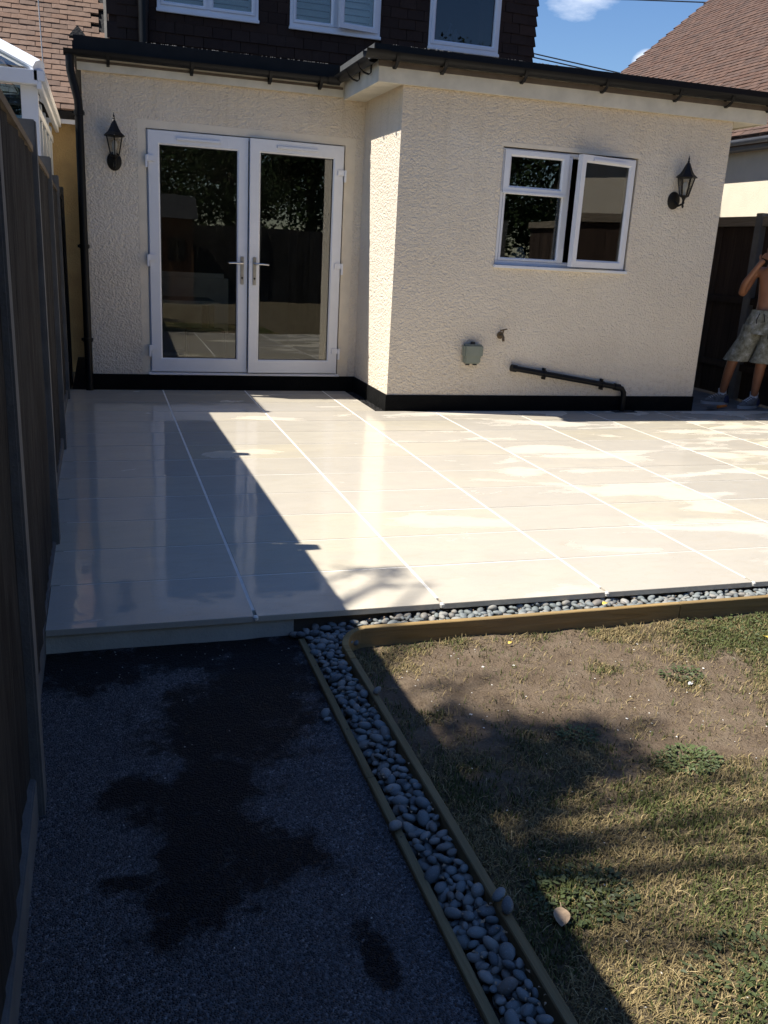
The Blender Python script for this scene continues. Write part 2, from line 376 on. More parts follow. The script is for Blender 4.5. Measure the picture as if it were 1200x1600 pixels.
def axis(a, b, fa, fb, fine, coarse):
    out = []; x = a
    while x < b-1e-6:
        out.append(x); x += fine if fa <= x < fb else coarse
    out.append(b); return np.array(out)
def fbm(x, y, s, o=4, seed=0): return noise.fractal(Vector((x*s+seed, y*s-seed, seed*.37)), .6, 2.1, o)
def grid_mesh(name, xs, ys, zf, attrs, mat):
    X, Y = np.meshgrid(xs, ys); nx, ny = len(xs), len(ys)
    pts = [(float(x), float(y), zf(x, y)) for x, y in zip(X.ravel(), Y.ravel())]
    fs = [(j*nx+i, j*nx+i+1, (j+1)*nx+i+1, (j+1)*nx+i) for j in range(ny-1) for i in range(nx-1)]
    me = bpy.data.meshes.new(name); me.from_pydata(pts, [], fs)
    for an, fn in attrs.items():
        a = me.attributes.new(an, 'FLOAT', 'POINT'); a.data.foreach_set('value', [fn(p[0], p[1]) for p in pts])
    me.materials.append(MT[mat]); me.shade_smooth(); return me
stains = [(-.62, -.12, .24, .17), (-.30, -.07, .24, .10), (.02, -.10, .16, .16), (-.05, -.32, .19, .24), (-.20, -.62, .20, .27), (-.06, -.55, .15, .22), (-.33, -.97, .19, .14), (-.47, -.93, .09, .07), (-.24, -.90, .12, .16),
          (-.30, -1.18, .13, .19), (-.36, -1.36, .12, .14), (-.20, -1.28, .15, .10), (-.10, -1.30, .09, .05), (-.50, -1.30, .06, .03), (.0, -1.66, .03, .10), (-.1, -2.3, .3, .12), (-.5, -2.9, .2, .2)]
def wet(x, y):
    if y < -4: return 0
    d = max(1-math.hypot((x-a)/(rx*1.25), (y-b)/(ry*1.25)) for a, b, rx, ry in stains)
    return 0.44 + d*.95 + .45*fbm(x, y, 9, 5, 3)
tm = grid_mesh('tarmac_path', axis(-.95, .163, -1, 1, .0125, .1), axis(-12, .03, -2.6, .1, .0125, .25), lambda x, y: ZT + .003*fbm(x, y, 3, 3), {'wet': wet}, 'tarmac')
tag(link('tarmac_path', tm), 'dark tarmac path with wet stains beside the fence', kind='structure')

def gmask(x, y):     # 0 bare soil, 1 thick grass
    d1 = math.hypot((x-.95)/.62, (y+.62)/.42); d2 = math.hypot((x-1.35)/.3, (y+.95)/.25)
    d = min(d1, d2)
    return max(0, min(1, (d-.75)*1.1 + .85*fbm(x, y, 4.5, 5, 8)))
def ggreen(x, y):
    v = .27 + .8*fbm(x, y, 3.4, 5, 21)
    for (a, b, r, w_) in ((2.1, -.42, .55, 1.0), (1.15, -1.14, .09, 1.2), (.85, -1.95, .45, .55), (1.5, -.62, .13, .6), (.5, -1.6, .14, .9), (2.7, -1.2, .6, .5), (.95, -1.02, .07, .6), (1.9, -.9, .2, .35)):
        v += w_*max(0, 1-math.hypot(x-a, y-b)/r)
    return v
def lz(x, y): return ZL + .012*fbm(x, y, 2.2, 4, 5) + (.004*fbm(x, y, 18, 3, 9) if y > -3 and x < 3 else 0)
lm = grid_mesh('lawn', axis(.31, 9, .3, 2.9, .02, .35), axis(-9.0, -.135, -2.6, 0, .02, .35), lz, {'grass': gmask}, 'soil')
lawn = tag(link('lawn', lm), 'patchy dry lawn with bare soil', kind='structure')

# grass blades
def grass(n, xr, yr, hmul, name, label):
    V = []; Fc = []; T = []
    i = 0
    while i < n:
        x = random.uniform(*xr); y = random.uniform(*yr)
        if x < .335 or y > -.17: continue
        m_ = gmask(x, y)
        if random.random() > m_*.95+.035+max(0, .25*fbm(x, y, 14, 3, 40)): continue
        gr = ggreen(x, y); green = random.random() < max(.06, min(.93, gr))
        L = random.uniform(.008, .026)*hmul*(1.15 if green else 1.25); w = random.uniform(.0007, .0015)*(1.4 if green else 1)*(1 if hmul < 1.2 else 1.6)
        a = random.uniform(0, 6.283); lean = random.uniform(.35, 1.15) if green else random.uniform(.8, 1.5)
        dx, dy = math.cos(a), math.sin(a); px, py = -dy*w, dx*w; z = lz(x, y)-.001
        h1 = L*.55*math.cos(lean*.6); r1 = L*.55*math.sin(lean*.6); h2 = max(.002, h1+L*.45*math.cos(lean*1.25)); r2 = r1+L*.45*math.sin(lean)
        o = len(V)
        V += [(x-px, y-py, z), (x+px, y+py, z), (x+dx*r1-px*.8, y+dy*r1-py*.8, z+h1), (x+dx*r1+px*.8, y+dy*r1+py*.8, z+h1), (x+dx*r2, y+dy*r2, z+h2)]
        Fc += [(o, o+1, o+3, o+2), (o+2, o+3, o+4)]
        if green: k = random.random(); c = (.06+.07*k, .078+.06*k, .024+.022*k)
        else: k = random.random(); c = (.15+.23*k, .115+.175*k, .05+.09*k)
        T += [c, c]; i += 1
    me = bpy.data.meshes.new(name); me.from_pydata(V, [], Fc)
    a = me.attributes.new('tint', 'FLOAT_COLOR', 'FACE'); a.data.foreach_set('color', np.array([(*t, 1) for t in T], dtype=np.float32).ravel())
    me.materials.append(MT['blade']); o = link(name, me); return tag(o, label, 'grass', kind='stuff')
grass(170000, (.33, 2.9), (-2.6, -.15), 1.0, 'grass', 'short straw-coloured and green grass growing over the lawn')
V = []; Fc = []; T = []
for i in range(1700):
    x = random.uniform(.34, 2.9); y = random.uniform(-2.6, -.17)
    if random.random() > gmask(x, y)+.10: continue
    L = random.uniform(.015, .05); a = random.uniform(0, 6.283); w = random.uniform(.0004, .0008); bend = random.uniform(-.5, .5)*random.random()**2; k = random.random(); z0 = random.uniform(.002, .016); o = len(V)
    for t in range(4):
        q = t/3; aa = a+bend*q; X_ = x+math.cos(aa)*L*q; Y_ = min(-.155, y+math.sin(aa)*L*q); X_ = max(X_, .32); zz = lz(X_, Y_)+z0+.010*math.sin(q*3.1)*random.random()
        V += [(X_-math.sin(aa)*w, Y_+math.cos(aa)*w, zz), (X_+math.sin(aa)*w, Y_-math.cos(aa)*w, zz)]
    for t in range(3): Fc.append((o+2*t, o+2*t+1, o+2*t+3, o+2*t+2)); T.append((.34+.22*k, .26+.18*k, .13+.10*k))
me = bpy.data.meshes.new('straw'); me.from_pydata(V, [], Fc); a = me.attributes.new('tint', 'FLOAT_COLOR', 'FACE'); a.data.foreach_set('color', np.array([(*t, 1) for t in T], dtype=np.float32).ravel())
me.materials.append(MT['blade']); tag(link('straw', me), 'loose dry straw stems lying over the lawn', 'straw', kind='stuff')
grass(14000, (.33, 8.5), (-8.5, -.17), 1.5, 'far_grass', 'rougher dry grass towards the lawn edges')

# ------------------------------------------------------------ patio
patio = empty('patio', (0, 0, 0), label='cream stone patio', kind='structure')
bed = MB(); bed.box(-.72, 6.6, .05, Y2-.03, -.2, -.0018); bed.box(-.72, 1.74, Y2-.03, Y1-.04, -.2, -.0018)
part('mortar_bed', bed, 'mortar', patio)
ux = [-.80] + [k*CW for k in range(0, 9)]
def slab_mesh(x0, x1, y0, y1):
    mb = MB(); w, d = (x1-x0)/2, (y1-y0)/2; mb.box(-w, w, -d, d, -.024, 0); return mb.mesh('slab', 'slab', False, .0012)
cache = {}
for j in range(13):
    ya, yb = j*RW, min((j+1)*RW, Y1-.045)
    for i in range(len(ux)-1):
        xa, xb = ux[i], ux[i+1]
        if i == 0: xa = -.752 - .017*ya - random.uniform(0, .008)
        if j >= 10:
            if xa > 1.7: continue
            xb = min(xb, 1.75)
        gx, gy = .0065, .0048
        x0, x1, y0, y1 = xa+(gx if i else 0), xb-gx, ya+(gy if j else -.012), yb-gy
        key = (round(x1-x0, 3), round(y1-y0, 3))
        if key not in cache: cache[key] = slab_mesh(x0, x1, y0, y1)
        link('slab', cache[key], patio, ((x0+x1)/2, (y0+y1)/2, random.uniform(-.0006, .0006)), (R(random.uniform(-.09, .09)), R(random.uniform(-.05, .05)), 0))
for k in range(0, 8):       # mortar squeezed out at the front edge of each long joint
    mb = MB(); mb.lathe(k*CW, -.008, [(.004, -.022), (.011, -.016), (.012, -.004), (.006, .0015)], 8)
    part('mortar_blob', mb, 'mortar', patio, True)
rs = MB(); rs.box(-.80, .153, .006, .05, -.2, -.026); part('step_riser', rs, 'riser', patio, bevel=.004)
rs = MB(); rs.box(.156, 6.6, .02, .05, -.2, -.026); part('patio_edge', rs, 'brownboard', patio)
mb = MB()
for i in range(420):
    x = random.uniform(1.75, 1.85); y = random.uniform(4.30, 5.36); r = random.uniform(.005, .013); tone = random.random()
    mb.add([(x+r*random.uniform(.6, 1.2)*a, y+r*random.uniform(.6, 1.2)*b, -.012+r*c) for a, b, c in ((1, 0, 0), (0, 1, 0), (-1, 0, 0), (0, -1, 0), (0, 0, 1), (0, 0, -1))],
           [(0, 1, 4), (1, 2, 4), (2, 3, 4), (3, 0, 4), (1, 0, 5), (2, 1, 5), (3, 2, 5), (0, 3, 5)])
tag(part('dark_gravel', mb, 'gravel'), 'dark gravel in the narrow gap beside the plinth', 'gravel', kind='stuff')
sp = MB(); sp.box(1.74, 1.86, Y2-.03, Y1, -.2, -.02); tag(part('gravel_gap', sp, 'gravel'), 'gravel filled gap by the wall', kind='structure')
pc = MB(); pc.box(XR, 6.05, Y2-.01, 14, -.2, -.012); tag(part('side_path', pc, 'pathc'), 'shaded concrete side path', kind='structure')
pc = MB(); pc.box(-.80, XL, Y1-.04, 8, -.2, -.03); tag(part('side_gap', pc, 'gravel'), 'dark ground between fence and house', kind='structure')

# ------------------------------------------------------------ timber edging
def sweep(pts, w, top, bot):
    """pts: (x, y, ztop); w half width; rectangular board on edge"""
    mb = MB(); vs = []; fs = []
    n = len(pts)
    for i in range(n):
        a = Vector(pts[max(i-1, 0)][:2]); b = Vector(pts[min(i+1, n-1)][:2]); d = (b-a).normalized(); nx, ny = -d.y*w, d.x*w
        x, y, z = pts[i]; c = .003
        vs += [(x+nx, y+ny, bot), (x+nx, y+ny, z-c), (x+nx*.8, y+ny*.8, z), (x-nx*.8, y-ny*.8, z), (x-nx, y-ny, z-c), (x-nx, y-ny, bot)]
    for i in range(n-1):
        for k in range(6): a = i*6+k; b = i*6+(k+1) % 6; fs.append((a, b, b+6, a+6))
    fs.append((0, 1, 2, 3, 4, 5)); fs.append(tuple(reversed(range((n-1)*6, n*6))))
    return mb.add(vs, fs)
ed = empty('timber_edging', (.17, -2, ZT), label='straight timber edging board between the tarmac and the pebble channel', cat='edging')
ed.location = (0, 0, 0)
for a, b in ((-.065, -1.02), (-1.024, -2.9), (-2.904, -5.5)):
    part('board', sweep([(.170, a, -.083), (.170, (a+b)/2+.01, -.084), (.169, b, -.084)], .0125, 0, -.2), 'timber_y', ed)
for y in (-.3, -.75, -1.3, -1.9):
    mb = MB(); mb.tube([(.170, y, -.0835), (.170, y, -.0825)], .0022, 8); part('nail', mb, 'gasket', ed)
ed2 = empty('timber_edging', (0, 0, 0), label='timber edging board round the lawn, curving along the patio pebbles', cat='edging')
arc = [(.298+.10*(1-math.cos(t)), -.245+.11*math.sin(t), -.042+.022*t/1.571) for t in np.linspace(0, math.pi/2, 9)]
part('board', sweep([(.298, -1.62, -.043), (.298, -.8, -.042), (.298, -.35, -.042)], .0125, 0, -.2), 'timber_y', ed2)
part('board', sweep([(.298, -4.6, -.043), (.297, -2.5, -.042), (.298, -1.624, -.043)], .0125, 0, -.2), 'timber_y', ed2)
part('board', sweep([(.298, -.346, -.042), (.298, -.28, -.042)] + arc + [(.9, -.136, -.02), (1.8, -.133, -.018)], .0125, 0, -.2), 'timber_x', ed2)
part('board', sweep([(1.804, -.133, -.018), (3.2, -.130, -.017), (5.0, -.128, -.016)], .0125, 0, -.2), 'timber_x', ed2)
part('board', sweep([(5.004, -.128, -.016), (6.6, -.128, -.016)], .0125, 0, -.2), 'timber_x', ed2)

# ------------------------------------------------------------ pebbles
pb = MB(); pb.box(.186, .282, -5.4, -.02, -.2, -.118); pb.box(.186, 6.6, -.117, .0, -.2, -.085)
tag(part('pebble_bed', pb, 'gravel'), 'bed under the pebbles', kind='structure')
border = empty('pebble_border', (0, 0, 0), label='border of rounded grey pebbles beside the patio', kind='structure')
iv, iff = ico(2); peb_meshes = []; peb_np = []
for k in range(9):
    v = iv.copy(); ax_ = np.array([1.12, random.uniform(.62, .86), random.uniform(.42, .6)])
    for i, p in enumerate(v):
        q = Vector(p)*1.1 + Vector((k*9, 3, 1)); s = 1 + .16*noise.noise(q) + .06*noise.noise(q*2.3); v[i] = p*s*ax_
    peb_np.append(v)
    mb = MB(); mb.add(v.tolist(), iff); me = mb.mesh('pebble', 'pebble', True); peb_meshes.append(me)
pebs = []
def scatter(n, xf, yr, zf, rmin, rmax, layers):
    for L in range(layers):
        cells = {}
        for _ in range(n):
            y = random.uniform(*yr) ; x = xf(y, random.random())
            r = random.uniform(rmin, rmax)
            if random.random() < .22: r *= .66
            ok = True; cx_, cy_ = int(x/.05), int(y/.05)
            for a in range(cx_-1, cx_+2):
                for b in range(cy_-1, cy_+2):
                    for (u_, v_, s_) in cells.get((a, b), ()):
                        if (u_-x)**2+(v_-y)**2 < ((r+s_)*.76)**2: ok = False; break
                    if not ok: break
                if not ok: break
            if ok:
                cells.setdefault((cx_, cy_), []).append((x, y, r)); pebs.append((x, y, zf(x, y)+(-.026, -.013, 0)[L+3-layers]+random.uniform(-.004, .004), r))
scatter(9000, lambda y, t: .196+t*.078, (-4.4, -.10), lambda x, y: -.071+.28*(x-.235), .0145, .0235, 3)
scatter(4500, lambda y, t: t, (-.19, .0), lambda x, y: -.06, .0145, .0225, 0)
def strip(n):
    cells = {}
    for L in range(3):
        cells = {}
        for _ in range(n):
            x = random.uniform(.19, 6.3); y = random.uniform(-.108, -.006)
            if x < .42 : y = random.uniform(-.20+.9*max(0, x-.30), -.0)
            r = random.uniform(.0145, .0235)*(.68 if random.random() < .25 else 1); cx_, cy_ = int(x/.05), int(y/.05+50)
            ok = all((u_-x)**2+(v_-y)**2 >= ((r+s_)*.76)**2 for a in range(cx_-1, cx_+2) for b in range(cy_-1, cy_+2) for (u_, v_, s_) in cells.get((a, b), ()))
            if ok:
                zb = -.074 + .036*min(1, max(0, (x-.19)/.45))
                cells.setdefault((cx_, cy_), []).append((x, y, r)); pebs.append((x, y, zb+(-.026, -.013, 0)[L]+random.uniform(-.004, .005), r))
strip(7000)
pebs += [(.128, -.63, -.089, .019), (.127, -.665, -.091, .016), (.163, -1.27, -.068, .02), (.297, -1.62, -.026, .019), (.302, -1.655, -.028, .02), (.305, -.62, -.03, .016), (.150, -.02, -.085, .022), (.168, -.055, -.07, .018)]
fr_c = m.translation
def inview(x, y):
    d = Vector((x, y, -.06))-fr_c; z = d.dot(F)
    return z > 0 and abs(d.dot(R2)/z)*1397 < 610 and abs(d.dot(U2)/z)*1397 < 815
pebs.sort(key=lambda p: (not inview(p[0], p[1]), (Vector((p[0], p[1], 0))-fr_c).length - p[3]*10 - p[2]*14))
rest = MB(); restn = []
for i, (x, y, z, r) in enumerate(pebs):
    k = random.randrange(9); e = Matrix.Rotation(random.uniform(0, 6.28), 3, 'Z') @ Matrix.Rotation(random.gauss(0, .28), 3, 'X') @ Matrix.Rotation(random.gauss(0, .28), 3, 'Y')
    if i < 300:
        o = link('pebble', peb_meshes[k], border, (x, y, z), e.to_euler()); o.scale = (r, r, r)
    else: restn.append((x, y, z, r, k, np.array(e)))
NV = len(iv); allv = np.concatenate([peb_np[k]*r @ e.T + np.array([x, y, z]) for x, y, z, r, k, e in restn]); FA = np.array(iff)
allf = np.concatenate([FA + i*NV for i in range(len(restn))])
me = bpy.data.meshes.new('pebbles'); me.from_pydata(allv.tolist(), [], allf.tolist())
a = me.attributes.new('tone', 'FLOAT', 'FACE'); a.data.foreach_set('value', np.repeat(rng.random(len(restn)), len(iff)).astype(np.float32)); me.materials.append(MT['pebble']); me.shade_smooth()
o = link('more_pebbles', me, border); o['kind'] = 'stuff'

# ------------------------------------------------------------ the house
house = empty('house', (2, 6, 0), label='cream roughcast house extension under a dark tile hung upper storey, with white doors', cat='house'); house.location = (0, 0, 0)
DX0, DX1, DZ0, DZ1 = -.102, 1.668, .163, 2.251
WX0, WX1, WZ0, WZ1 = 2.776, 4.058, 1.290, 2.240
part('wall', wall_panel(XL, XC, ZP, ZW, Y1, Y1+.26, [(DX0-.004, DX1+.004, ZP, DZ1+.004)]), 'render', house)
part('wall', wall_panel(XC, XR, ZP, ZW, Y2, Y2+.26, [(WX0-.012, WX1+.012, WZ0-.01, WZ1+.01)]), 'render', house)
w = MB(); w.box(XC, XC+.26, Y2+.2605, Y1+.26, ZP, ZW); part('wall', w, 'render', house)
w = MB(); w.box(XL, XL+.24, Y1+.2605, YM, ZP, ZW); part('wall', w, 'render', house)
w = MB(); w.box(XR-.26, XR, Y2+.2605, YM, ZP, ZW); part('wall', w, 'render', house)
pl = MB(); e_ = .012
pl.box(XL-e_, XC-e_, Y1-e_, Y1+.2, -.2, ZP); part('plinth', pl, 'blackpaint', house, bevel=.003)
pl = MB(); pl.box(XC-e_, XR+e_, Y2-e_, Y2+.2, -.2, ZP); part('plinth', pl, 'blackpaint', house, bevel=.003)
pl = MB(); pl.box(XC-e_+.0005, XC+.2, Y2+.2, Y1+.1, -.2, ZP-.0005); part('plinth', pl, 'blackpaint', house)
pl = MB(); pl.box(XL-e_, XL+.2, Y1+.2, YM, -.2, ZP-.0005); part('plinth', pl, 'blackpaint', house)
pl = MB(); pl.box(XR-.2, XR+e_, Y2+.2, YM, -.2, ZP-.0005); part('plinth', pl, 'blackpaint', house)
mb = MB(); mb.box(DX0-.075, DX0-.0045, Y1-.002, Y1+.01, ZP+.001, DZ1+.07); part('smooth_band', mb, 'smoothrender', house)
mb = MB(); mb.box(DX1+.0045, DX1+.10, Y1-.002, Y1+.01, ZP+.001, DZ1+.07); part('smooth_band', mb, 'smoothrender', house)
mb = MB(); mb.box(DX0-.0045, DX1+.0045, Y1-.002, Y1+.01, DZ1+.0045, DZ1+.07); part('smooth_band', mb, 'smoothrender', house)
mb = MB(); mb.box(WX0-.03, WX1+.03, Y2-.002, Y2+.01, WZ1+.0105, WZ1+.045); part('smooth_band', mb, 'smoothrender', house)
# rooms behind the glass
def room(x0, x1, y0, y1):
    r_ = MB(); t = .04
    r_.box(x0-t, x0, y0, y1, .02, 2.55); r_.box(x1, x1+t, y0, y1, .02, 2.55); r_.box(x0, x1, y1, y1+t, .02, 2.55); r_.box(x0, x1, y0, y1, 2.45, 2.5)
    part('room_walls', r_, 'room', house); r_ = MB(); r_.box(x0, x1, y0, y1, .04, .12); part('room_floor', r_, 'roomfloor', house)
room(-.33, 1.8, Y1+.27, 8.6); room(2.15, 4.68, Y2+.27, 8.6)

# french doors
fy = Y1+.018
part('door_frame', frame_mb(DX0, DX1, DZ0-.004, DZ1, fy, fy+.07, .022, .022, .03, .022), 'upvc', house)
s_ = MB(); s_.box(DX0-.02, DX1+.02, Y1-.035, Y1+.09, ZP+.0005, DZ0-.004); part('door_sill', s_, 'upvc', house, bevel=.004)
def leaf(x0, x1, hinge, hand, ang):
    root_x = x0 if hinge < 0 else x1
    o = empty('door'); o.parent = house; o.location = (root_x, fy-.034, 0); o.rotation_euler = (0, 0, ang)
    X0, X1 = x0-root_x, x1-root_x
    part('leaf_frame', frame_mb(X0, X1, DZ0+.008, DZ1-.008, 0, .058, .098, .098, .125, .115), 'upvc', o)
    gk = MB(); gk.add(frame_mb(X0+.096, X1-.096, DZ0+.131, DZ1-.121, .011, .02, .006).v, frame_mb(X0+.096, X1-.096, DZ0+.131, DZ1-.121, .011, .02, .006).f); part('gasket', gk, 'gasket', o)
    gl = MB(); gl.box(X0+.099, X1-.099, .018, .024, DZ0+.134, DZ1-.124); part('pane', gl, 'glass', o)
    v = MB(); cxm = (X0+X1)/2; v.box(cxm-.19, cxm+.19, -.013, -.001, DZ1-.075, DZ1-.052); part('trickle_vent', v, 'upvc', o, bevel=.003)
    hx = (X1-.048) if hinge < 0 else (X0+.048)
    h = MB(); h.box(hx-.016, hx+.016, -.009, -.0005, .98, 1.23); part('handle_plate', h, 'metal', o, bevel=.004)
    h = MB(); s2 = -1 if hinge < 0 else 1
    h.tube([(hx, -.005, 1.17), (hx, -.045, 1.17), (hx+s2*.012, -.052, 1.17), (hx+s2*.06, -.053, 1.172), (hx+s2*.125, -.050, 1.168)], [.010, .010, .010, .009, .008], 10); part('handle', h, 'metal', o, True)
    h = MB(); h.tube([(hx, -.0095, 1.04), (hx, -.013, 1.04)], .009, 12); h.box(hx-.003, hx+.003, -.0134, -.0125, 1.025, 1.045); part('keyhole', h, 'gasket', o)
    for z in (.36, 1.16, 1.99):
        h = MB(); b = X0 if hinge < 0 else X1; d = -1 if hinge < 0 else 1
        h.box(min(b-d*.055, b+d*.022), max(b-d*.055, b+d*.022), -.016, -.001, z, z+.05); h.box(min(b+d*.006, b+d*.026), max(b+d*.006, b+d*.026), -.028, -.003, z-.055, z+.05)
        part('hinge', h, 'upvc', o, bevel=.003)
mid = .783
leaf(DX0+.012, mid-.006, -1, 1, R(-.3)); leaf(mid+.006, DX1-.012, 1, -1, R(2.6))

# kitchen window
wn = empty('window'); wn.parent = house
wy = Y2+.02
part('outer_frame', frame_mb(WX0, WX1, WZ0, WZ1, wy, wy+.07, .035, .035, .045, .035), 'upvc', wn)
s_ = MB(); s_.box(WX0-.02, WX1+.02, Y2-.03, Y2+.06, WZ0-.028, WZ0-.002); part('sill', s_, 'upvc', wn, bevel=.004)
mb = MB(); mb.box(3.385, 3.435, wy+.0005, wy+.0695, WZ0+.04, WZ1-.03); part('mullion', mb, 'upvc', wn, bevel=.003)
part('fixed_frame', frame_mb(WX0+.031, 3.388, WZ0+.04, 1.90, wy-.002, wy+.05, .022), 'upvc', wn)
part('fanlight_frame', frame_mb(WX0+.012, 3.392, 1.888, WZ1-.012, wy-.022, wy+.04, .062, .062, .055, .05), 'upvc', wn)
gl = MB(); gl.box(WX0+.05, 3.37, wy+.022, wy+.028, WZ0+.06, 1.885); part('pane', gl, 'glass', wn)
gl = MB(); gl.box(WX0+.07, 3.335, wy+.003, wy+.009, 1.94, WZ1-.06); part('pane', gl, 'glass', wn)
mb = MB(); mb.box(WX0+.01, 3.39, wy-.03, wy-.0225, 1.882, 1.897); part('drip_bar', mb, 'upvc', wn)
sa = empty('casement'); sa.parent = house; sa.location = (WX1-.012, wy-.022, 0); sa.rotation_euler = (0, 0, R(14))
sw = -(WX1-.012-3.418)
part('sash_frame', frame_mb(sw, 0, WZ0+.012, WZ1-.012, 0, .055, .06, .06, .065, .06), 'upvc', sa)
gl = MB(); gl.box(sw+.058, -.058, .02, .026, WZ0+.07, WZ1-.07); part('pane', gl, 'glass', sa)
v = MB(); v.box(sw+.12, -.12, -.012, -.001, WZ1-.058, WZ1-.036); part('trickle_vent', v, 'upvc', sa, bevel=.003)
mb = MB(); mb.box(sw+.006, sw+.014, .0555, .062, WZ0+.1, WZ1-.1); part('lock_strip', mb, 'metal', sa)

# eaves
def gutter(p0, p1, outw, z, r=.055, nseg=8):
    """half round gutter from p0 to p1 (xy) with outward unit normal outw, rim height z"""
    mb = MB(); p0 = Vector((*p0, 0)); p1 = Vector((*p1, 0)); o_ = Vector((*outw, 0)); rings = []
    prof = [(-math.cos(t)*r, -math.sin(t)*r*.95) for t in np.linspace(0, math.pi, nseg+1)]
    prof += [(math.cos(t)*(r-.004), -math.sin(t)*(r-.004)*.95) for t in np.linspace(0, math.pi, nseg+1)]
    vs = []
    for p in (p0, p1):
        for (a_, b_) in prof: vs.append(p+o_*(r+.004+a_)+Vector((0, 0, z+b_)))
    n = len(prof); fs = [(k, (k+1) % n, n+(k+1) % n, n+k) for k in range(n)] + [tuple(range(n)), tuple(range(n, 2*n))]
    return mb.add(vs, fs)
def bracket(x, y, ox, oy, z):
    mb = MB(); o_ = Vector((ox, oy, 0)); b = Vector((x, y, z)); t = Vector((oy, -ox, 0))*.013
    pts = [(.0, .02), (.0, -.062), (.02, -.082), (.06, -.072), (.10, -.045), (.122, -.002)]
    vs = []
    for a_, c_ in pts: vs += [b+o_*a_+Vector((0, 0, c_))-t, b+o_*a_+Vector((0, 0, c_))+t]
    for a_, c_ in [(p[0]+(.006 if i < 2 else 0), p[1]+(.010 if i > 1 else 0)) for i, p in enumerate(pts)]: vs += [b+o_*a_+Vector((0, 0, c_))-t, b+o_*a_+Vector((0, 0, c_))+t]
    fs = []; n = len(pts)
    for i in range(n-1):
        fs += [(2*i, 2*i+1, 2*i+3, 2*i+2), (2*n+2*i+1, 2*n+2*i, 2*n+2*i+2, 2*n+2*i+3), (2*i+1, 2*n+2*i+1, 2*n+2*i+3, 2*i+3), (2*n+2*i, 2*i, 2*i+2, 2*n+2*i+2)]
    return mb.add(vs, fs)
FYL, FYP, FXP, FXR = Y1-.03, Y2-.03, 1.63, 5.33   # fascia faces
# fascia and soffit
f_ = MB(); f_.box(XL-.03, FXP, FYL, FYL+.025, 2.655, 2.79); part('fascia', f_, 'fascia', house, bevel=.002)
f_ = MB(); f_.box(FXP, FXR, FYP, FYP+.025, 2.632, 2.81); part('fascia', f_, 'fascia', house, bevel=.002)
f_ = MB(); f_.box(FXP, FXP+.025, FYP+.0255, FYL-.0005, 2.632, 2.81); part('fascia', f_, 'fascia', house)
f_ = MB(); f_.box(FXR-.025, FXR, FYP+.0255, YM, 2.632, 2.81); part('fascia', f_, 'fascia', house)
f_ = MB(); f_.box(FXP+.0255, XC+.1, FYP+.026, Y1+.02, 2.640, 2.652); part('soffit', f_, 'fascia', house); f_ = MB(); f_.box(XR-.1, FXR-.0255, FYP+.026, YM, 2.640, 2.652); part('soffit', f_, 'fascia', house)
f_ = MB(); f_.box(XL-.031, FXP-.01, FYL-.006, FYL-.0005, 2.715, 2.735); f_.box(FXP-.006, FXR, FYP-.008, FYP-.0005, 2.745, 2.785); part('brown_strip', f_, 'brownboard', house)
# roof deck
rf = MB(); rf.box(XL-.06, FXP-.04, FYL-.035, YM, 2.79, 2.862); rf.box(FXP-.04, FXR+.2, FYP-.035, YM, 2.812, 2.866)
part('flat_roof', rf, 'felt', house)
rf = MB(); rf.box(XL-.05, FXP-.045, FYL-.05, FYL-.0352, 2.79, 2.905); part('roof_trim', rf, 'blackplastic', house, bevel=.003)
rf = MB(); rf.box(FXP-.055, FXR+.6, FYP-.05, FYP-.0352, 2.80, 2.895); part('roof_trim', rf, 'blackplastic', house, bevel=.003)
rf = MB(); rf.box(FXP-.056, FXP-.0405, FYP-.034, FYL-.05, 2.80, 2.897); part('roof_trim', rf, 'leadgrey', house, bevel=.003)
# gutters
part('gutter', gutter((XL-.13, FYL), (FXP-.06, FYL), (0, -1), 2.79, .052), 'blackplastic', house, True)
part('gutter', gutter((FXP-.12, FYP), (FXR+.75, FYP), (0, -1), 2.835, .056), 'blackplastic', house, True)
part('gutter', gutter((FXP, FYL-.02), (FXP, FYP-.02), (-1, 0), 2.81, .054), 'blackplastic', house, True)
for x in (-.40, .28, .95, 1.4): part('gutter_bracket', bracket(x, FYL, 0, -1, 2.775), 'blackplastic', house)
for x in (1.75, 2.15, 2.85, 3.60, 4.32, 4.85, 5.3): part('gutter_bracket', bracket(x, FYP, 0, -1, 2.81), 'blackplastic', house)
for y in (4.5, 4.85): part('gutter_bracket', bracket(FXP, y, -1, 0, 2.79), 'blackplastic', house)
part('gutter_joint', gutter((FXP-.14, FYP-.004), (FXP+.05, FYP-.004), (0, -1), 2.838, .064), 'blackplastic', house, True)
part('gutter_joint', gutter((FXP-.17, FYL-.004), (FXP-.06, FYL-.004), (0, -1), 2.793, .060), 'blackplastic', house, True)
# stone chippings along the roof edge
mb = MB()
for i in range(240):
    left = i < 90; x = random.uniform(-.1, 1.5) if left else random.uniform(1.7, 5.2); y = (FYL if left else FYP)-.042; z = (2.905 if left else 2.895); r = random.uniform(.003, .008)
    mb.add([(x+r*a, y+r*b*.6, z+r*c) for a, b, c in ((1, 0, 0), (0, 1, 0), (-1, 0, 0), (0, -1, 0), (0, 0, 1))], [(0, 1, 4), (1, 2, 4), (2, 3, 4), (3, 0, 4)])
o = part('roof_chippings', mb, 'concrete', house); o['kind'] = 'stuff'
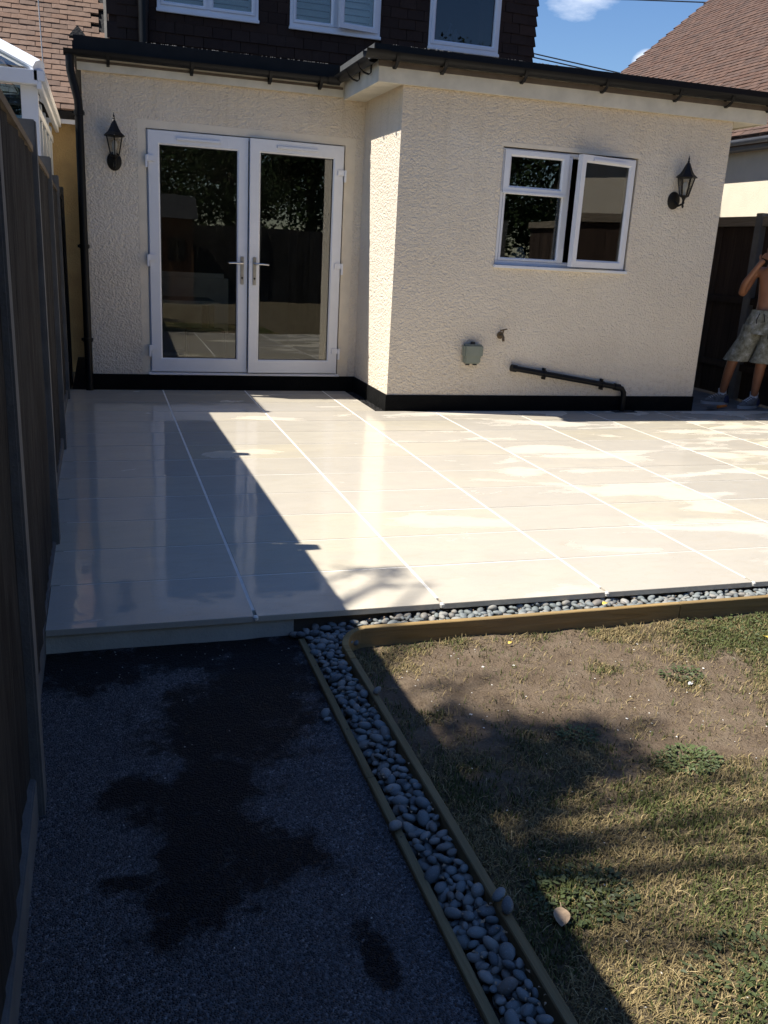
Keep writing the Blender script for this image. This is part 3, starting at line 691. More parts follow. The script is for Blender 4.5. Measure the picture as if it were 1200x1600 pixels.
# downpipe at the left corner
dp = MB(); yq = FYL-.055
dp.tube([(-.70, yq, 2.76), (-.70, yq, 2.66), (-.695, yq, 2.62), (-.648, yq+.01, 2.42), (-.645, yq+.01, 2.36), (-.645, yq+.015, .0)], .034, 14); part('downpipe', dp, 'blackplastic', house, True)
for z in (2.32, 1.25, .45):
    mb = MB(); mb.tube([(-.645, yq+.012, z-.018), (-.645, yq+.012, z+.018)], .041, 14); mb.box(-.70, -.60, yq+.03, yq+.05, z-.012, z+.012); part('pipe_clip', mb, 'blackplastic', house)
# waste pipe on the right wall
mb = MB(); wyq = Y2-.045
mb.tube([(3.02, wyq, .395), (4.10, wyq, .232), (4.165, wyq, .215), (4.19, wyq, .18), (4.195, wyq, .12), (4.195, wyq, -.01)], .026, 12); part('waste_pipe', mb, 'blackplastic', house, True)
for (a, b) in (((3.0, wyq, .398), (3.05, wyq, .39)), ((4.08, wyq, .235), (4.14, wyq, .226))):
    mb = MB(); mb.tube([a, b], .033, 12); part('pipe_collar', mb, 'blackplastic', house, True)
for x, z in ((3.34, .345), (3.95, .254)):
    mb = MB(); mb.tube([(x-.012, wyq, z+.002), (x+.012, wyq, z-.002)], .033, 12); mb.box(x-.008, x+.008, wyq, Y2, z+.028, z+.05); mb.box(x-.008, x+.008, wyq-.01, Y2, z-.05, z-.028); part('pipe_clip', mb, 'blackplastic', house)
mb = MB(); mb.box(4.08, 4.32, Y2-.12, Y2-.014, -.01, .004); part('drain_gully', mb, 'gravel', house)

# upper storey
ZU0, ZU1 = 2.85, 6.6
UW = [(.165, 1.268, 3.74, 4.95), (1.625, 2.689, 3.73, 4.95), (3.292, 4.192, 3.705, 4.95)]
part('upper_wall', wall_panel(-.34, 4.64, ZU0, ZU1, YM, YM+.25, UW), 'tile_h', house)
w = MB(); w.box(4.40, 4.64, YM+.2505, 15, ZU0, ZU1); w.box(-.34, -.10, YM+.2505, 15, ZU0, ZU1); part('upper_wall', w, 'tile_h', house)
w = MB(); w.box(-.4, 4.70, YM-.06, 15, ZU1, ZU1+.12); part('upper_roof', w, 'tile_h', house)
TW, TG = .205, .112
tm_ = MB(); tm_.add([(0, -.004, 0), (TW-.006, -.004, 0), (TW-.006, 0, TG*1.45), (0, 0, TG*1.45), (0, -.022, 0), (TW-.006, -.022, 0), (TW-.006, -.006, TG*1.45), (0, -.006, TG*1.45)],
      [(0, 3, 2, 1), (4, 5, 6, 7), (0, 1, 5, 4), (1, 2, 6, 5), (2, 3, 7, 6), (3, 0, 4, 7)])
tmesh = tm_.mesh('hanging_tile', 'tile_h'); cnt = 0; restt = MB()
row = 0; z = 2.95
while z < 6.5:
    x = -.36 + (row % 2)*TW/2
    while x < 4.50:
        if not any(a-.06 < x+TW and x < b+.06 and c-TG*1.3 < z and z < d for a, b, c, d in UW) :
            jx = random.uniform(-.003, .003); jz = random.uniform(-.003, .003); yy = YM-.003-random.uniform(0, .004)
            if cnt < 300 and z < 4.6:
                link('hanging_tile', tmesh, house, (x+jx, yy, z+jz), (0, R(random.uniform(-.5, .5)), 0)); cnt += 1
            else: restt.add([(v[0]+x+jx, v[1]+yy, v[2]+z+jz) for v in tm_.v], tm_.f, random.random())
        x += TW
    z += TG; row += 1
z = 2.95; row = 0
while z < 6.5:               # cut tiles at the window edges
    x = -.36 + (row % 2)*TW/2
    while x < 4.66:
        for a, b, c, d in UW:
            if a-.06 < x+TW and x < b+.06 and c-TG*1.3 < z and z < d:
                for xa, xb in ((x, min(x+TW-.006, a-.004)), (max(x, b+.004), x+TW-.006)):
                    if xb-xa > .01: restt.box(xa, xb, YM-.020, YM-.003, z, z+TG-.003, random.random())
                if z < c-.04: restt.box(max(x, a-.004), min(x+TW-.006, b+.004), YM-.020, YM-.003, z, min(z+TG-.003, c-.04), random.random())
        x += TW
    z += TG; row += 1
z = 2.95
while z < 6.5:
    k_ = random.uniform(-.004, .004)
    restt.add([(4.50+.07*(row % 2), YM-.024, z), (4.69+k_, YM-.024, z), (4.665+k_, YM-.012, z+TG), (4.50+.07*(row % 2), YM-.012, z+TG), (4.60, YM+.2, z), (4.69+k_, YM+.2, z), (4.665+k_, YM+.2, z+TG), (4.60, YM+.2, z+TG)],
              [(0, 1, 2, 3), (1, 5, 6, 2), (5, 4, 7, 6), (3, 2, 6, 7), (0, 4, 5, 1)], random.random()); z += TG; row += 1
o = part('more_hanging_tiles', restt, 'tile_h', house); o['kind'] = 'stuff'
def upwin(a, b, c, d, kind):
    w_ = empty('window'); w_.parent = house; y0 = YM-.03
    part('outer_frame', frame_mb(a, b, c, d, y0, y0+.08, .05), 'upvc2', w_)
    s = MB(); s.box(a-.01, b+.01, y0-.025, y0+.01, c-.035, c-.001); part('sill', s, 'upvc2', w_, bevel=.004)
    if kind == 3:
        part('inner_frame', frame_mb(a+.03, b-.03, c+.03, d-.03, y0-.012, y0+.06, .045), 'upvc2', w_)
        g_ = MB(); g_.box(a+.07, b-.07, y0+.03, y0+.036, c+.07, d-.07); part('pane', g_, 'glass2', w_)
    else:
        mid_ = (a+b)/2; mm = MB(); mm.box(mid_-.03, mid_+.03, y0+.0005, y0+.079, c+.045, d-.045); part('mullion', mm, 'upvc2', w_)
        for q, (p0, p1) in enumerate(((a+.05, mid_-.03), (mid_+.03, b-.05))):
            if kind == 2 and q == 1: continue
            part('inner_frame', frame_mb(p0-.01, p1+.01, c+.04, d-.04, y0-.01, y0+.06, .035), 'upvc2', w_)
            g_ = MB(); g_.box(p0+.02, p1-.02, y0+.03, y0+.036, c+.07, d-.07); part('pane', g_, 'glass', w_)
        zz = c+.08; i = 0
        while zz < c+1.0:
            l_ = MB(); l_.add([(a+.07, y0+.10, zz), (b-.07, y0+.10, zz), (b-.07, y0+.135, zz+.062), (a+.07, y0+.135, zz+.062), (a+.07, y0+.106, zz-.002), (b-.07, y0+.106, zz-.002), (b-.07, y0+.141, zz+.06), (a+.07, y0+.141, zz+.06)],
                 [(0, 1, 2, 3), (7, 6, 5, 4), (0, 4, 5, 1), (1, 5, 6, 2), (2, 6, 7, 3), (3, 7, 4, 0)]); part('louvre', l_, 'blind', w_); zz += .07
        st = MB(); st.box(mid_-.045, mid_+.045, y0+.095, y0+.15, c+.05, d-.05); st.box(a+.05, a+.09, y0+.095, y0+.15, c+.05, d-.05); st.box(b-.09, b-.05, y0+.095, y0+.15, c+.05, d-.05); part('shutter_stile', st, 'blind', w_)
    if kind == 2:
        sa_ = empty('casement'); sa_.parent = house; sa_.location = (b-.03, y0-.02, 0); sa_.rotation_euler = (0, 0, R(9)); L = (a+b)/2+.02-(b-.03)
        part('sash_frame', frame_mb(L, 0, c+.03, d-.03, 0, .055, .06), 'upvc2', sa_)
        g_ = MB(); g_.box(L+.055, -.055, .02, .026, c+.085, d-.085); part('pane', g_, 'glass', sa_)
    rb = MB(); rb.box(a-.1, b+.1, YM+.9, YM+.95, c-.3, d+.2); rb.box(a-.1, b+.1, YM+.251, YM+.9, c-.34, c-.3); part('room_back', rb, 'room', house)
for q, wdw in enumerate(UW): upwin(*wdw, q+1)
sp_ = MB(); sp_.tube([(.02, YM-.09, 2.87), (.02, YM-.09, 6.5)], .055, 14); part('soil_pipe', sp_, 'blackplastic', house, True)
fl = MB(); fl.add([(-.70, FYL-.02, 2.90), (-.56, FYL-.02, 2.90), (-.63, FYL+.02, 2.99), (-.70, FYL+.1, 2.90), (-.56, FYL+.1, 2.90)], [(0, 1, 2), (1, 4, 2), (4, 3, 2), (3, 0, 2), (0, 3, 4, 1)]); part('roof_corner_cap', fl, 'felt', house)

# things in and around the rooms
def thing_mb(name, mb, mat, label, cat, smooth=False, bevel=0, group=None):
    return tag(part(name, mb, mat, None, smooth, bevel), label, cat, group)
def bottle(x, y, z, h, r, label, mat='linen'):
    mb = MB(); mb.lathe(x, y, [(r*.9, z), (r, z+.01), (r, z+h*.62), (r*.45, z+h*.76), (r*.42, z+h*.95), (r*.5, z+h)], 12); return thing_mb('bottle', mb, mat, label, 'bottle', True)
bottle(3.60, YM+.10, 3.80, .20, .032, 'taller white bottle on the sill of the right upstairs window')
bottle(3.68, YM+.10, 3.80, .15, .028, 'shorter pale bottle beside the taller one upstairs')
sill = MB(); sill.box(3.25, 4.25, YM+.06, YM+.16, 3.76, 3.798); part('inner_sill', sill, 'upvc2', house)
tb = empty('table', (0.05, 6.6, 0), label='pale topped table inside behind the left glass door', cat='table')
mb = MB(); mb.box(-.25, .55, -.35, .35, .72, .76); part('table_top', mb, 'linen', tb, bevel=.01)
for a, b in ((-.2, -.3), (.5, -.3), (-.2, .3), (.5, .3)): mb = MB(); mb.box(a-.03, a+.03, b-.03, b+.03, .12, .72); part('leg', mb, 'darkwood', tb)
ch = empty('sofa', (.35, 7.3, 0), label='sofa with a pale back inside behind the left glass door', cat='sofa')
mb = MB(); mb.box(-.6, .5, -.1, .12, .3, 1.0); part('backrest', mb, 'linen', ch, bevel=.05)
mb = MB(); mb.box(-.6, .5, .12, .7, .12, .5); part('seat', mb, 'linen', ch, bevel=.05)
mb = MB(); mb.box(.28, .66, 6.0, 6.25, .12, .5); thing_mb('storage_box', mb, 'darkwood', 'dark box on the floor behind the left glass door', 'box', bevel=.01)
wk = MB(); wk.box(2.2, 4.6, Y2+.28, Y2+.85, 1.12, 1.16); wk.box(2.2, 4.6, Y2+.34, Y2+.85, .12, 1.12); part('worktop', wk, 'upvc', house)
# drying basket, jug and cups behind the kitchen pane
bk = MB()
for zz in (1.17, 1.25, 1.33, 1.41): bk.tube([(2.86+.10*math.cos(t), Y2+.45+.10*math.sin(t), zz) for t in np.linspace(0, 6.283, 15)], .009, 5, False)
for t in np.linspace(0, 6.283, 17)[:-1]: bk.tube([(2.86+.10*math.cos(t), Y2+.45+.10*math.sin(t), 1.16), (2.86+.10*math.cos(t), Y2+.45+.10*math.sin(t), 1.41)], .007, 5)
thing_mb('basket', bk, 'upvc', 'white slatted basket on the worktop behind the kitchen window', 'basket')
mb = MB(); mb.lathe(3.18, Y2+.42, [(.05, 1.16), (.075, 1.2), (.078, 1.36), (.05, 1.43), (.03, 1.45)], 16); thing_mb('jug', mb, 'upvc', 'rounded white jug on the worktop behind the kitchen window', 'jug', True)
mb = MB(); mb.lathe(3.36, Y2+.45, [(.04, 1.16), (.045, 1.18), (.04, 1.34)], 14); thing_mb('mug', mb, 'upvc', 'pale mug behind the kitchen window next to the mullion', 'mug', True)

# ------------------------------------------------------------ wall lanterns
def lantern(x, y, z, side, label):
    """z = centre height of the wall plate; lantern body stands above an arm"""
    o = empty('wall_lantern', (x, y, z), label=label, cat='wall light', group='lanterns on the cream walls')
    mb = MB(); mb.tube([(0, 0, 0), (0, -.012, 0), (0, -.028, 0)], [.062, .060, .03], 20)
    mb2 = MB(); mb2.add([(a, b, c*1.25) for a, b, c in mb.v], mb.f); part('wall_plate', mb2, 'lamp', o, True)
    ax_, ay = side*.03, -.095
    mb = MB(); mb.tube([(0, -.02, -.01), (ax_*.4, -.06, -.045), (ax_*.8, -.10, -.03), (ax_, ay, .0), (ax_, ay, .04)], [.012, .011, .010, .011, .014], 10)
    mb.lathe(ax_, ay, [(.004, -.065), (.012, -.05), (.006, -.035), (.014, -.02), (.008, 0), (.02, .02)], 10); part('arm', mb, 'lamp', o, True)
    N = 6; zb, zt = .045, .195; rb, rt = .040, .074
    mb = MB(); mb.lathe(ax_, ay, [(.012, zb-.025), (rb+.004, zb-.008), (rb+.006, zb)], N); part('body_base', mb, 'lamp', o)
    mb = MB()
    for k in range(N):
        a = 2*math.pi*(k+.5)/N; mb.tube([(ax_+rb*math.cos(a), ay+rb*math.sin(a), zb), (ax_+rt*math.cos(a), ay+rt*math.sin(a), zt)], .0048, 6)
    part('bars', mb, 'lamp', o)
    for k in range(N):
        a, b = 2*math.pi*(k+.5)/N, 2*math.pi*(k+1.5)/N; q = .97
        mb = MB(); f1 = [(ax_+rb*q*math.cos(a), ay+rb*q*math.sin(a), zb), (ax_+rb*q*math.cos(b), ay+rb*q*math.sin(b), zb), (ax_+rt*q*math.cos(b), ay+rt*q*math.sin(b), zt), (ax_+rt*q*math.cos(a), ay+rt*q*math.sin(a), zt)]
        mb.add(f1, [(0, 1, 2, 3)]); part('pane', mb, 'lampglass', o)
    mb = MB(); mb.lathe(ax_, ay, [(.084, zt-.004), (.098, zt), (.088, zt+.008), (.062, zt+.03), (.046, zt+.055), (.032, zt+.085), (.018, zt+.115), (.008, zt+.13)], N); part('roof', mb, 'lamp', o)
    mb = MB(); mb.lathe(ax_, ay, [(.006, zt+.125), (.011, zt+.138), (.005, zt+.147), (.009, zt+.155), (.004, zt+.168), (.001, zt+.185)], 8); part('finial', mb, 'lamp', o, True)
    mb = MB(); mb.lathe(ax_, ay, [(.012, zb), (.012, zb+.04), (.020, zb+.055), (.024, zb+.085), (.015, zb+.11), (.003, zb+.118)], 12); part('bulb', mb, 'frost', o, True)
lantern(-.372, Y1, 1.965, .15, 'black six-sided wall lantern left of the french doors, near the downpipe')
lantern(4.478, Y2, 1.925, 1.35, 'black six-sided wall lantern right of the kitchen window')

sb = empty('outdoor_socket_box', (2.608, Y2, .515), label='small grey-green weatherproof box low on the cream wall', cat='electrical box')
mb = MB(); mb.box(-.075, .075, -.075, 0, -.085, .075); part('housing', mb, 'socket', sb, bevel=.012)
mb = MB(); mb.box(-.09, .09, -.088, -.01, -.03, .085); part('cover', mb, 'socket', sb, bevel=.014)
mb = MB(); mb.tube([(0, -.04, .085), (0, -.04, .105)], .02, 10); mb.box(-.05, -.02, -.05, -.02, -.1, -.085); mb.box(.02, .05, -.05, -.02, -.1, -.085); part('latch', mb, 'gasket', sb)
tp = empty('garden_tap', (2.88, Y2, .68), label='small rusty brass tap on the cream wall above the grey box', cat='tap')
mb = MB(); mb.tube([(0, 0, 0), (0, -.05, 0), (0, -.075, -.012), (0, -.085, -.045)], [.014, .014, .013, .011], 10); mb.tube([(0, -.002, 0), (0, -.008, 0)], .032, 12); part('spout', mb, 'rust', tp, True)
mb = MB(); mb.tube([(0, -.045, 0), (.012, -.045, .05)], .007, 8); mb.tube([(-.02, -.045, .045), (.045, -.045, .06)], .006, 8); part('tap_handle', mb, 'rust', tp, True)

# ------------------------------------------------------------ left fence
lf = empty('fence', (0, 0, 0), label='tall dark weathered close-board fence with concrete posts along the tarmac path', cat='fence')
def fx(y): return -.708 - .016*(y+.9)       # patio side face of the posts
posts = [-4.9, -2.92, -.94, 1.0, 2.95, 4.9, 6.9]
for y in posts:
    top = 1.79 if y > 0 else 1.74
    x = fx(y); mb = MB(); mb.box(x-.10, x, y-.05, y+.05, -.2, top)
    for i in (4, 5, 6, 7): px_, py_, pz_ = mb.v[i]; mb.v[i] = (px_+(.012 if px_ < x-.05 else -.012), py_+(.012 if py_ < y else -.012), pz_)
    part('post', mb, 'concrete', lf, bevel=.006)
bmeshes = []
for k in range(4):
    L = 1.0; mb = MB(); w_ = .125
    segs = 7; vs = []; fs = []
    for s in range(segs+1):
        zz = s/segs; wob = .0015*math.sin(k*2+s*1.7)
        vs += [(.0+wob, 0, zz), (.006+wob, w_, zz), (-.012, w_, zz), (-.012, 0, zz)]
    for s in range(segs):
        for q in range(4): a = s*4+q; b = s*4+(q+1) % 4; fs.append((a, a+4, b+4, b))
    fs += [(0, 1, 2, 3), (segs*4+3, segs*4+2, segs*4+1, segs*4)]
    mb.add(vs, fs); bmeshes.append(mb.mesh('board', 'fence'))
for a, b in zip(posts[:-1], posts[1:]):
    y = a+.05; end = b-.05; n = round((end-y)/.105); st = (end-y)/n; near = a < 0
    zg = .08 if a > 0 else .02
    for i in range(n):
        o = link('board', bmeshes[random.randrange(4)], lf, (fx(y)-.042+random.uniform(-.004, .004), y, zg), (0, 0, R(random.uniform(-1.5, 1.0)))); o.scale = (1.2, (st+.012)/.125, 1.66+random.uniform(-.01, .008)-zg)
        y += st
    x = fx((a+b)/2)
    mb = MB(); mb.add([(fx(a+.05)-.09, a+.05, 1.665), (fx(a+.05)-.025, a+.05, 1.665), (fx(b-.05)-.025, b-.05, 1.665), (fx(b-.05)-.09, b-.05, 1.665), (fx(a+.05)-.09, a+.05, 1.70), (fx(a+.05)-.025, a+.05, 1.69), (fx(b-.05)-.025, b-.05, 1.69), (fx(b-.05)-.09, b-.05, 1.70)],
        [(0, 3, 2, 1), (4, 5, 6, 7), (0, 1, 5, 4), (1, 2, 6, 5), (2, 3, 7, 6), (3, 0, 4, 7)]); part('capping_rail', mb, mat_wood('capping_wood', (.12, .09, .06), (.26, .20, .13), 1) if a == posts[0] else bpy.data.materials['capping_wood'], lf)
    for zr in (.35, .95, 1.5):
        mb = MB(); mb.box(x-.12, x-.072, a+.05, b-.05, zr, zr+.07); part('back_rail', mb, 'fence', lf)
    mb = MB(); mb.box(x-.075, x-.032, a+.051, b-.051, -.2, zg-.002); part('gravel_board', mb, 'concrete', lf, bevel=.004)

# ------------------------------------------------------------ tiled roofs
def tile_mesh(w, l, th, mat):
    """tile: u along x, slope along y (up), thickness z. slight camber, thick bottom edge"""
    mb = MB(); vs = []
    for (y, z) in ((0, 0), (l, 0)):
        for k in range(4): t = k/3; vs.append((w*t, y, z+th+.0015*math.sin(math.pi*t)))
        for k in range(4): t = k/3; vs.append((w*t, y, z+.0015*math.sin(math.pi*t)))
    fs = []
    for k in range(3): fs += [(k, k+1, k+9, k+8), (k+12, k+13, k+5, k+4), (k+4, k+5, k+1, k)]
    fs += [(0, 8, 12, 4), (3, 7, 15, 11), (8, 9, 13, 12), (9, 10, 14, 13), (10, 11, 15, 14)]
    mb.add(vs, fs); return mb
def tiled(parent, M, nu, nv, w, gauge, mat, pick, skip=lambda u, v: False):
    """M maps (u, slope, normal) to the world; pick(world pt) gives priority (smaller = individual)"""
    tb = tile_mesh(w-.004, gauge*1.35, .020, mat); me = tb.mesh('roof_tile', mat); items = []
    for j in range(nv):
        for i in range(nu):
            u = i*w + (j % 2)*w/2 + random.uniform(-.003, .003); v = j*gauge + random.uniform(-.002, .002)
            if skip(u, v): continue
            L = Matrix.Translation((u, v, .012+random.uniform(-.002, .004))) @ Matrix.Rotation(R(-5.0+random.uniform(-.8, .8)), 4, 'X') @ Matrix.Rotation(R(random.uniform(-.4, .4)), 4, 'Z')
            Wm = M @ L; items.append((pick(Wm @ Vector((w/2, gauge/2, 0))), Wm))
    items.sort(key=lambda t: t[0]); rest_ = MB()
    for k, (pr, Wm) in enumerate(items):
        if k < 300: o = link('roof_tile', me, parent); o.matrix_basis = Wm
        else: rest_.add([Wm @ Vector(v) for v in tb.v], tb.f, random.random()*.98+.01)
    o = part('more_roof_tiles', rest_, mat, parent); o['kind'] = 'stuff'
def prio(p):
    d = p-fr_c; z = d.dot(F)
    if z <= 0: return 999
    iv_ = abs(d.dot(R2)/z)*1397 < 615 and abs(d.dot(U2)/z)*1397 < 815
    return z + (0 if iv_ else 200)
def frame_matrix(o, u, v):
    u = Vector(u).normalized(); v = Vector(v).normalized(); n = u.cross(v); M = Matrix((u, v, n)).transposed().to_4x4(); M.translation = Vector(o); return M
# left neighbour
nb = empty('house', (0, 0, 0), label='neighbouring house on the left with an ochre wall and brown clay tile roof', cat='house')
mb = MB(); mb.box(-6, -.62, 7.9, 8.1, -.2, 2.55); part('wall', mb, 'ochre', nb)
mb = MB(); mb.box(-6, -.345, 7.78, 7.80, 2.47, 2.60); part('fascia', mb, 'upvc2', nb)
mb = MB(); mb.box(-6, -.345, 7.8, 7.9, 2.50, 2.52); part('soffit', mb, 'upvc2', nb)
pit = R(45); M_ = frame_matrix((-4.6, 7.70, 2.585), (1, 0, 0), (0, math.cos(pit), math.sin(pit)))
tiled(nb, M_, 25, 44, .17, .088, 'tile_l', prio, lambda u, v: u > 4.6-.36-.16)
mb = MB(); mb.add([M_ @ Vector(q) for q in ((0, 0, -.1), (4.25, 0, -.1), (4.25, 4.2, -.1), (0, 4.2, -.1), (0, 0, 0), (4.25, 0, 0), (4.25, 4.2, 0), (0, 4.2, 0))], [(0, 3, 2, 1), (4, 5, 6, 7), (0, 1, 5, 4), (1, 2, 6, 5), (2, 3, 7, 6), (3, 0, 4, 7)]); part('roof_deck', mb, 'felt', nb)
mb = MB(); mb.add([M_ @ Vector(q) for q in ((4.22, 0, .0), (4.25, 0, .0), (4.25, 4.2, .0), (4.22, 4.2, .0), (4.22, 0, .05), (4.25, 0, .05), (4.25, 4.2, .05), (4.22, 4.2, .05))], [(0, 3, 2, 1), (4, 5, 6, 7), (0, 1, 5, 4), (1, 2, 6, 5), (2, 3, 7, 6), (3, 0, 4, 7)]); part('verge', mb, 'concrete', nb)
# conservatory
cs = empty('conservatory', (0, 0, 0), label='white framed conservatory with a glass roof beyond the fence', cat='conservatory')
cx_, cy_, cz_ = -.885, 4.62, 2.5
def cbox(x0, x1, y0, y1, z0, z1, name, mat='upvc2', bv=.004): mb = MB(); mb.box(x0, x1, y0, y1, z0, z1); return part(name, mb, mat, cs, bevel=bv)
cbox(-3.6, cx_-.03, cy_-.05, cy_+.04, cz_-.10, cz_, 'front_gutter'); cbox(cx_-.06, cx_+.02, cy_-.05, 7.76, cz_-.075, cz_-.001, 'side_gutter')
cbox(cx_-.04, cx_-.005, cy_-.049, 7.755, cz_-.13, cz_-.0755, 'side_eave')
cbox(cx_-.16, cx_-.04, cy_+.03, cy_+.13, -.1, cz_-.10, 'corner_post')
cbox(-3.6, cx_-.16, cy_+.06, cy_+.10, -.1, 1.0, 'dwarf_panel')
for xx in (-3.4, -2.6, -1.95, -1.35): cbox(xx-.04, xx+.04, cy_+.05, cy_+.11, 1.0, cz_-.10, 'mullion')
cbox(-3.6, cx_-.16, cy_+.075, cy_+.085, 1.0, cz_-.1, 'pane', 'consglass', 0); cbox(cx_-.10, cx_-.09, cy_+.13, 7.76, 1.0, cz_-.1, 'pane', 'consglass', 0)
for yy in (5.15, 5.75, 6.35, 6.95, 7.5): cbox(cx_-.12, cx_-.07, yy-.05, yy+.05, -.1, cz_-.1, 'mullion')
cbox(cx_-.13, cx_-.06, cy_+.13, 7.76, -.1, 1.0, 'dwarf_panel'); cbox(cx_-.125, cx_-.065, cy_+.13, 7.76, 2.26, 2.33, 'transom')
hx = lambda p, q, r, name='hip_bar': part(name, MB().tube([p, q], r, 8), 'upvc2', cs, True)
apex = Vector((-2.25, 5.98, 3.28)); c0 = Vector((cx_-.02, cy_-.02, cz_+.02))
hx(c0, apex, .055); hx(apex, (-2.25, 7.8, 3.28), .06, 'ridge')
mb = MB(); mb.add([c0, apex, (-3.6, 5.98, 3.28), (-3.6, cy_-.02, cz_+.02), ], [(0, 1, 2, 3)]); part('roof_pane', mb, 'consglass', cs)
mb = MB(); mb.add([c0, apex, (-2.25, 7.8, 3.28), (cx_-.02, 7.8, cz_+.02)], [(3, 2, 1, 0)]); part('roof_pane', mb, 'consglass', cs)
for xx in (-1.45, -2.2, -2.9):
    t = min(1, (cx_-xx)/(cx_+2.25)); hx((xx, cy_-.02, cz_+.02), (xx, cy_-.02+1.36*t, cz_+.02+.76*t), .022, 'roof_bar')
for yy in (5.4, 6.1, 6.9):
    hx((cx_-.02, yy, cz_+.02), (-2.25, yy, 3.28) if yy > 5.98 else (cx_-.02-1.36*(yy-cy_)/1.36, yy, cz_+.02+.76*(yy-cy_)/1.36), .022, 'roof_bar')
# cable in front of the left roof
mb = MB(); mb.tube([(-1.05, 7.3, 6.5), (-1.035, 7.28, 4.5), (-.985, 7.25, 2.6)], .006, 6); thing_mb('cable', mb, 'cablew', 'thin pale cable hanging in front of the brown roof on the left', 'cable')

# right neighbour
nr = empty('house', (0, 0, 0), label='neighbouring house on the right with a sunlit pale wall and brown tiled roof', cat='house')
WXn = 7.2
mb = MB(); mb.box(WXn, WXn+.25, -2, 13.9, -.2, 2.80); part('wall', mb, 'whitewall', nr)
mb = MB(); mb.box(WXn-.17, WXn-.0005, -2, 13.9, 2.76, 2.79); part('soffit', mb, 'greygutter', nr)
part('gutter', gutter((WXn-.17, -2), (WXn-.17, 13.9), (-1, 0), 2.86, .06), 'greygutter', nr, True)
mb = MB(); mb.box(WXn-.17, WXn-.15, -2, 13.9, 2.79, 2.88); part('fascia', mb, 'greygutter', nr)
pr_ = R(40); Mr = frame_matrix((WXn-.24, 13.93, 2.885), (0, -1, 0), (math.cos(pr_), 0, math.sin(pr_)))
tiled(nr, Mr, 60, 62, .17, .098, 'tile_r', prio, lambda u, v: u > 10.2)
mb = MB(); mb.add([Mr @ Vector(q) for q in ((0, 0, -.12), (15.9, 0, -.12), (15.9, 6.2, -.12), (0, 6.2, -.12), (0, 0, 0), (15.9, 0, 0), (15.9, 6.2, 0), (0, 6.2, 0))], [(0, 3, 2, 1), (4, 5, 6, 7), (0, 1, 5, 4), (1, 2, 6, 5), (2, 3, 7, 6), (3, 0, 4, 7)]); part('roof_deck', mb, 'tile_r', nr)
mb = MB(); mb.box(WXn-.012, WXn-.001, 5.9, 6.15, 2.0, 2.60); part('meter_box', mb, 'greygutter', nr)
for i, (a, b) in enumerate((((-20, 26, 6.2), (40, 24.2, 8.9)), ((-20, 26, 6.0), (40, 24.4, 8.6)), ((-20, 26, 6.9), (50, 24, 11.9)))):
    pass
def wire(pts, label): mb = MB(); mb.tube(pts, .02, 5); thing_mb('overhead_wire', mb, 'cable', label, 'wire', group='wires across the sky')
wire([(8, 25, 7.78), (12.64, 25, 7.433), (16.1, 25, 7.161), (24, 25, 6.55)], 'upper of the two thin wires crossing the sky right of the dark upstairs wall')
wire([(8, 25, 7.65), (12.66, 25, 7.325), (15.5, 25, 7.103), (24, 25, 6.44)], 'lower of the two thin wires crossing the sky right of the dark upstairs wall')
wire([(5, 25, 8.2), (15.9, 25, 9.33), (19.1, 25, 9.62), (26, 25, 10.2)], 'thin wire at the very top of the sky above the brown roof')

# right fence
rfn = empty('fence', (0, 0, 0), label='dark brown board fence behind the bare-chested man', cat='fence')
RX = 6.1
for y in (-2.9, -.9, 1.1, 3.1, 5.08, 7.05, 9.05):
    mb = MB(); mb.box(RX-.05, RX+.05, y-.05, y+.05, -.2, 1.93); part('post', mb, 'concrete', rfn, bevel=.006)
y = -1.85; bmr = []
for k in range(2):
    mb = MB(); mb.box(0, .018, 0, .118, 0, 1); bmr.append(mb.mesh('board', 'fencer'))
while y < 9.3:
    o = link('board', bmr[random.randrange(2)], rfn, (RX+.012+random.uniform(0, .008), y, .0), (0, 0, R(random.uniform(-1, 1)))); o.scale = (1, 1, 1.86+random.uniform(-.006, .006)); y += .12
for z in (.3, 1.0):
    mb = MB(); mb.box(RX-.03, RX+.011, -1.85, 9.35, z, z+.07); part('rail', mb, 'fencer', rfn, bevel=.003)
mb = MB(); mb.box(RX-.035, RX+.04, -1.85, 9.35, 1.80, 1.90); part('top_rail', mb, mat_wood('grey_rail', (.16, .13, .09), (.30, .25, .19), 1), rfn, bevel=.004)

# ------------------------------------------------------------ person
def skin_body(name, nodes, edges, root, mat, parent, sub=2):
    me = bpy.data.meshes.new(name); keys = list(nodes); me.from_pydata([nodes[k][0] for k in keys], [(keys.index(a), keys.index(b)) for a, b in edges], [])
    o = link(name, me, parent); md = o.modifiers.new('Skin', 'SKIN'); md.use_smooth_shade = True; md.branch_smoothing = .6
    for i, k in enumerate(keys):
        sv = me.skin_vertices[0].data[i]; r = nodes[k][1]; sv.radius = (r, r) if isinstance(r, (int, float)) else r; sv.use_root = (k == root)
    s = o.modifiers.new('Sub', 'SUBSURF'); s.levels = sub; s.render_levels = sub
    me.materials.append(MT[mat]); return o
man = empty('person', (5.86, 4.50, -.012), R(-58), label='bare-chested man in stained shorts and trainers, hand raised to his mouth, by the side fence', cat='person')
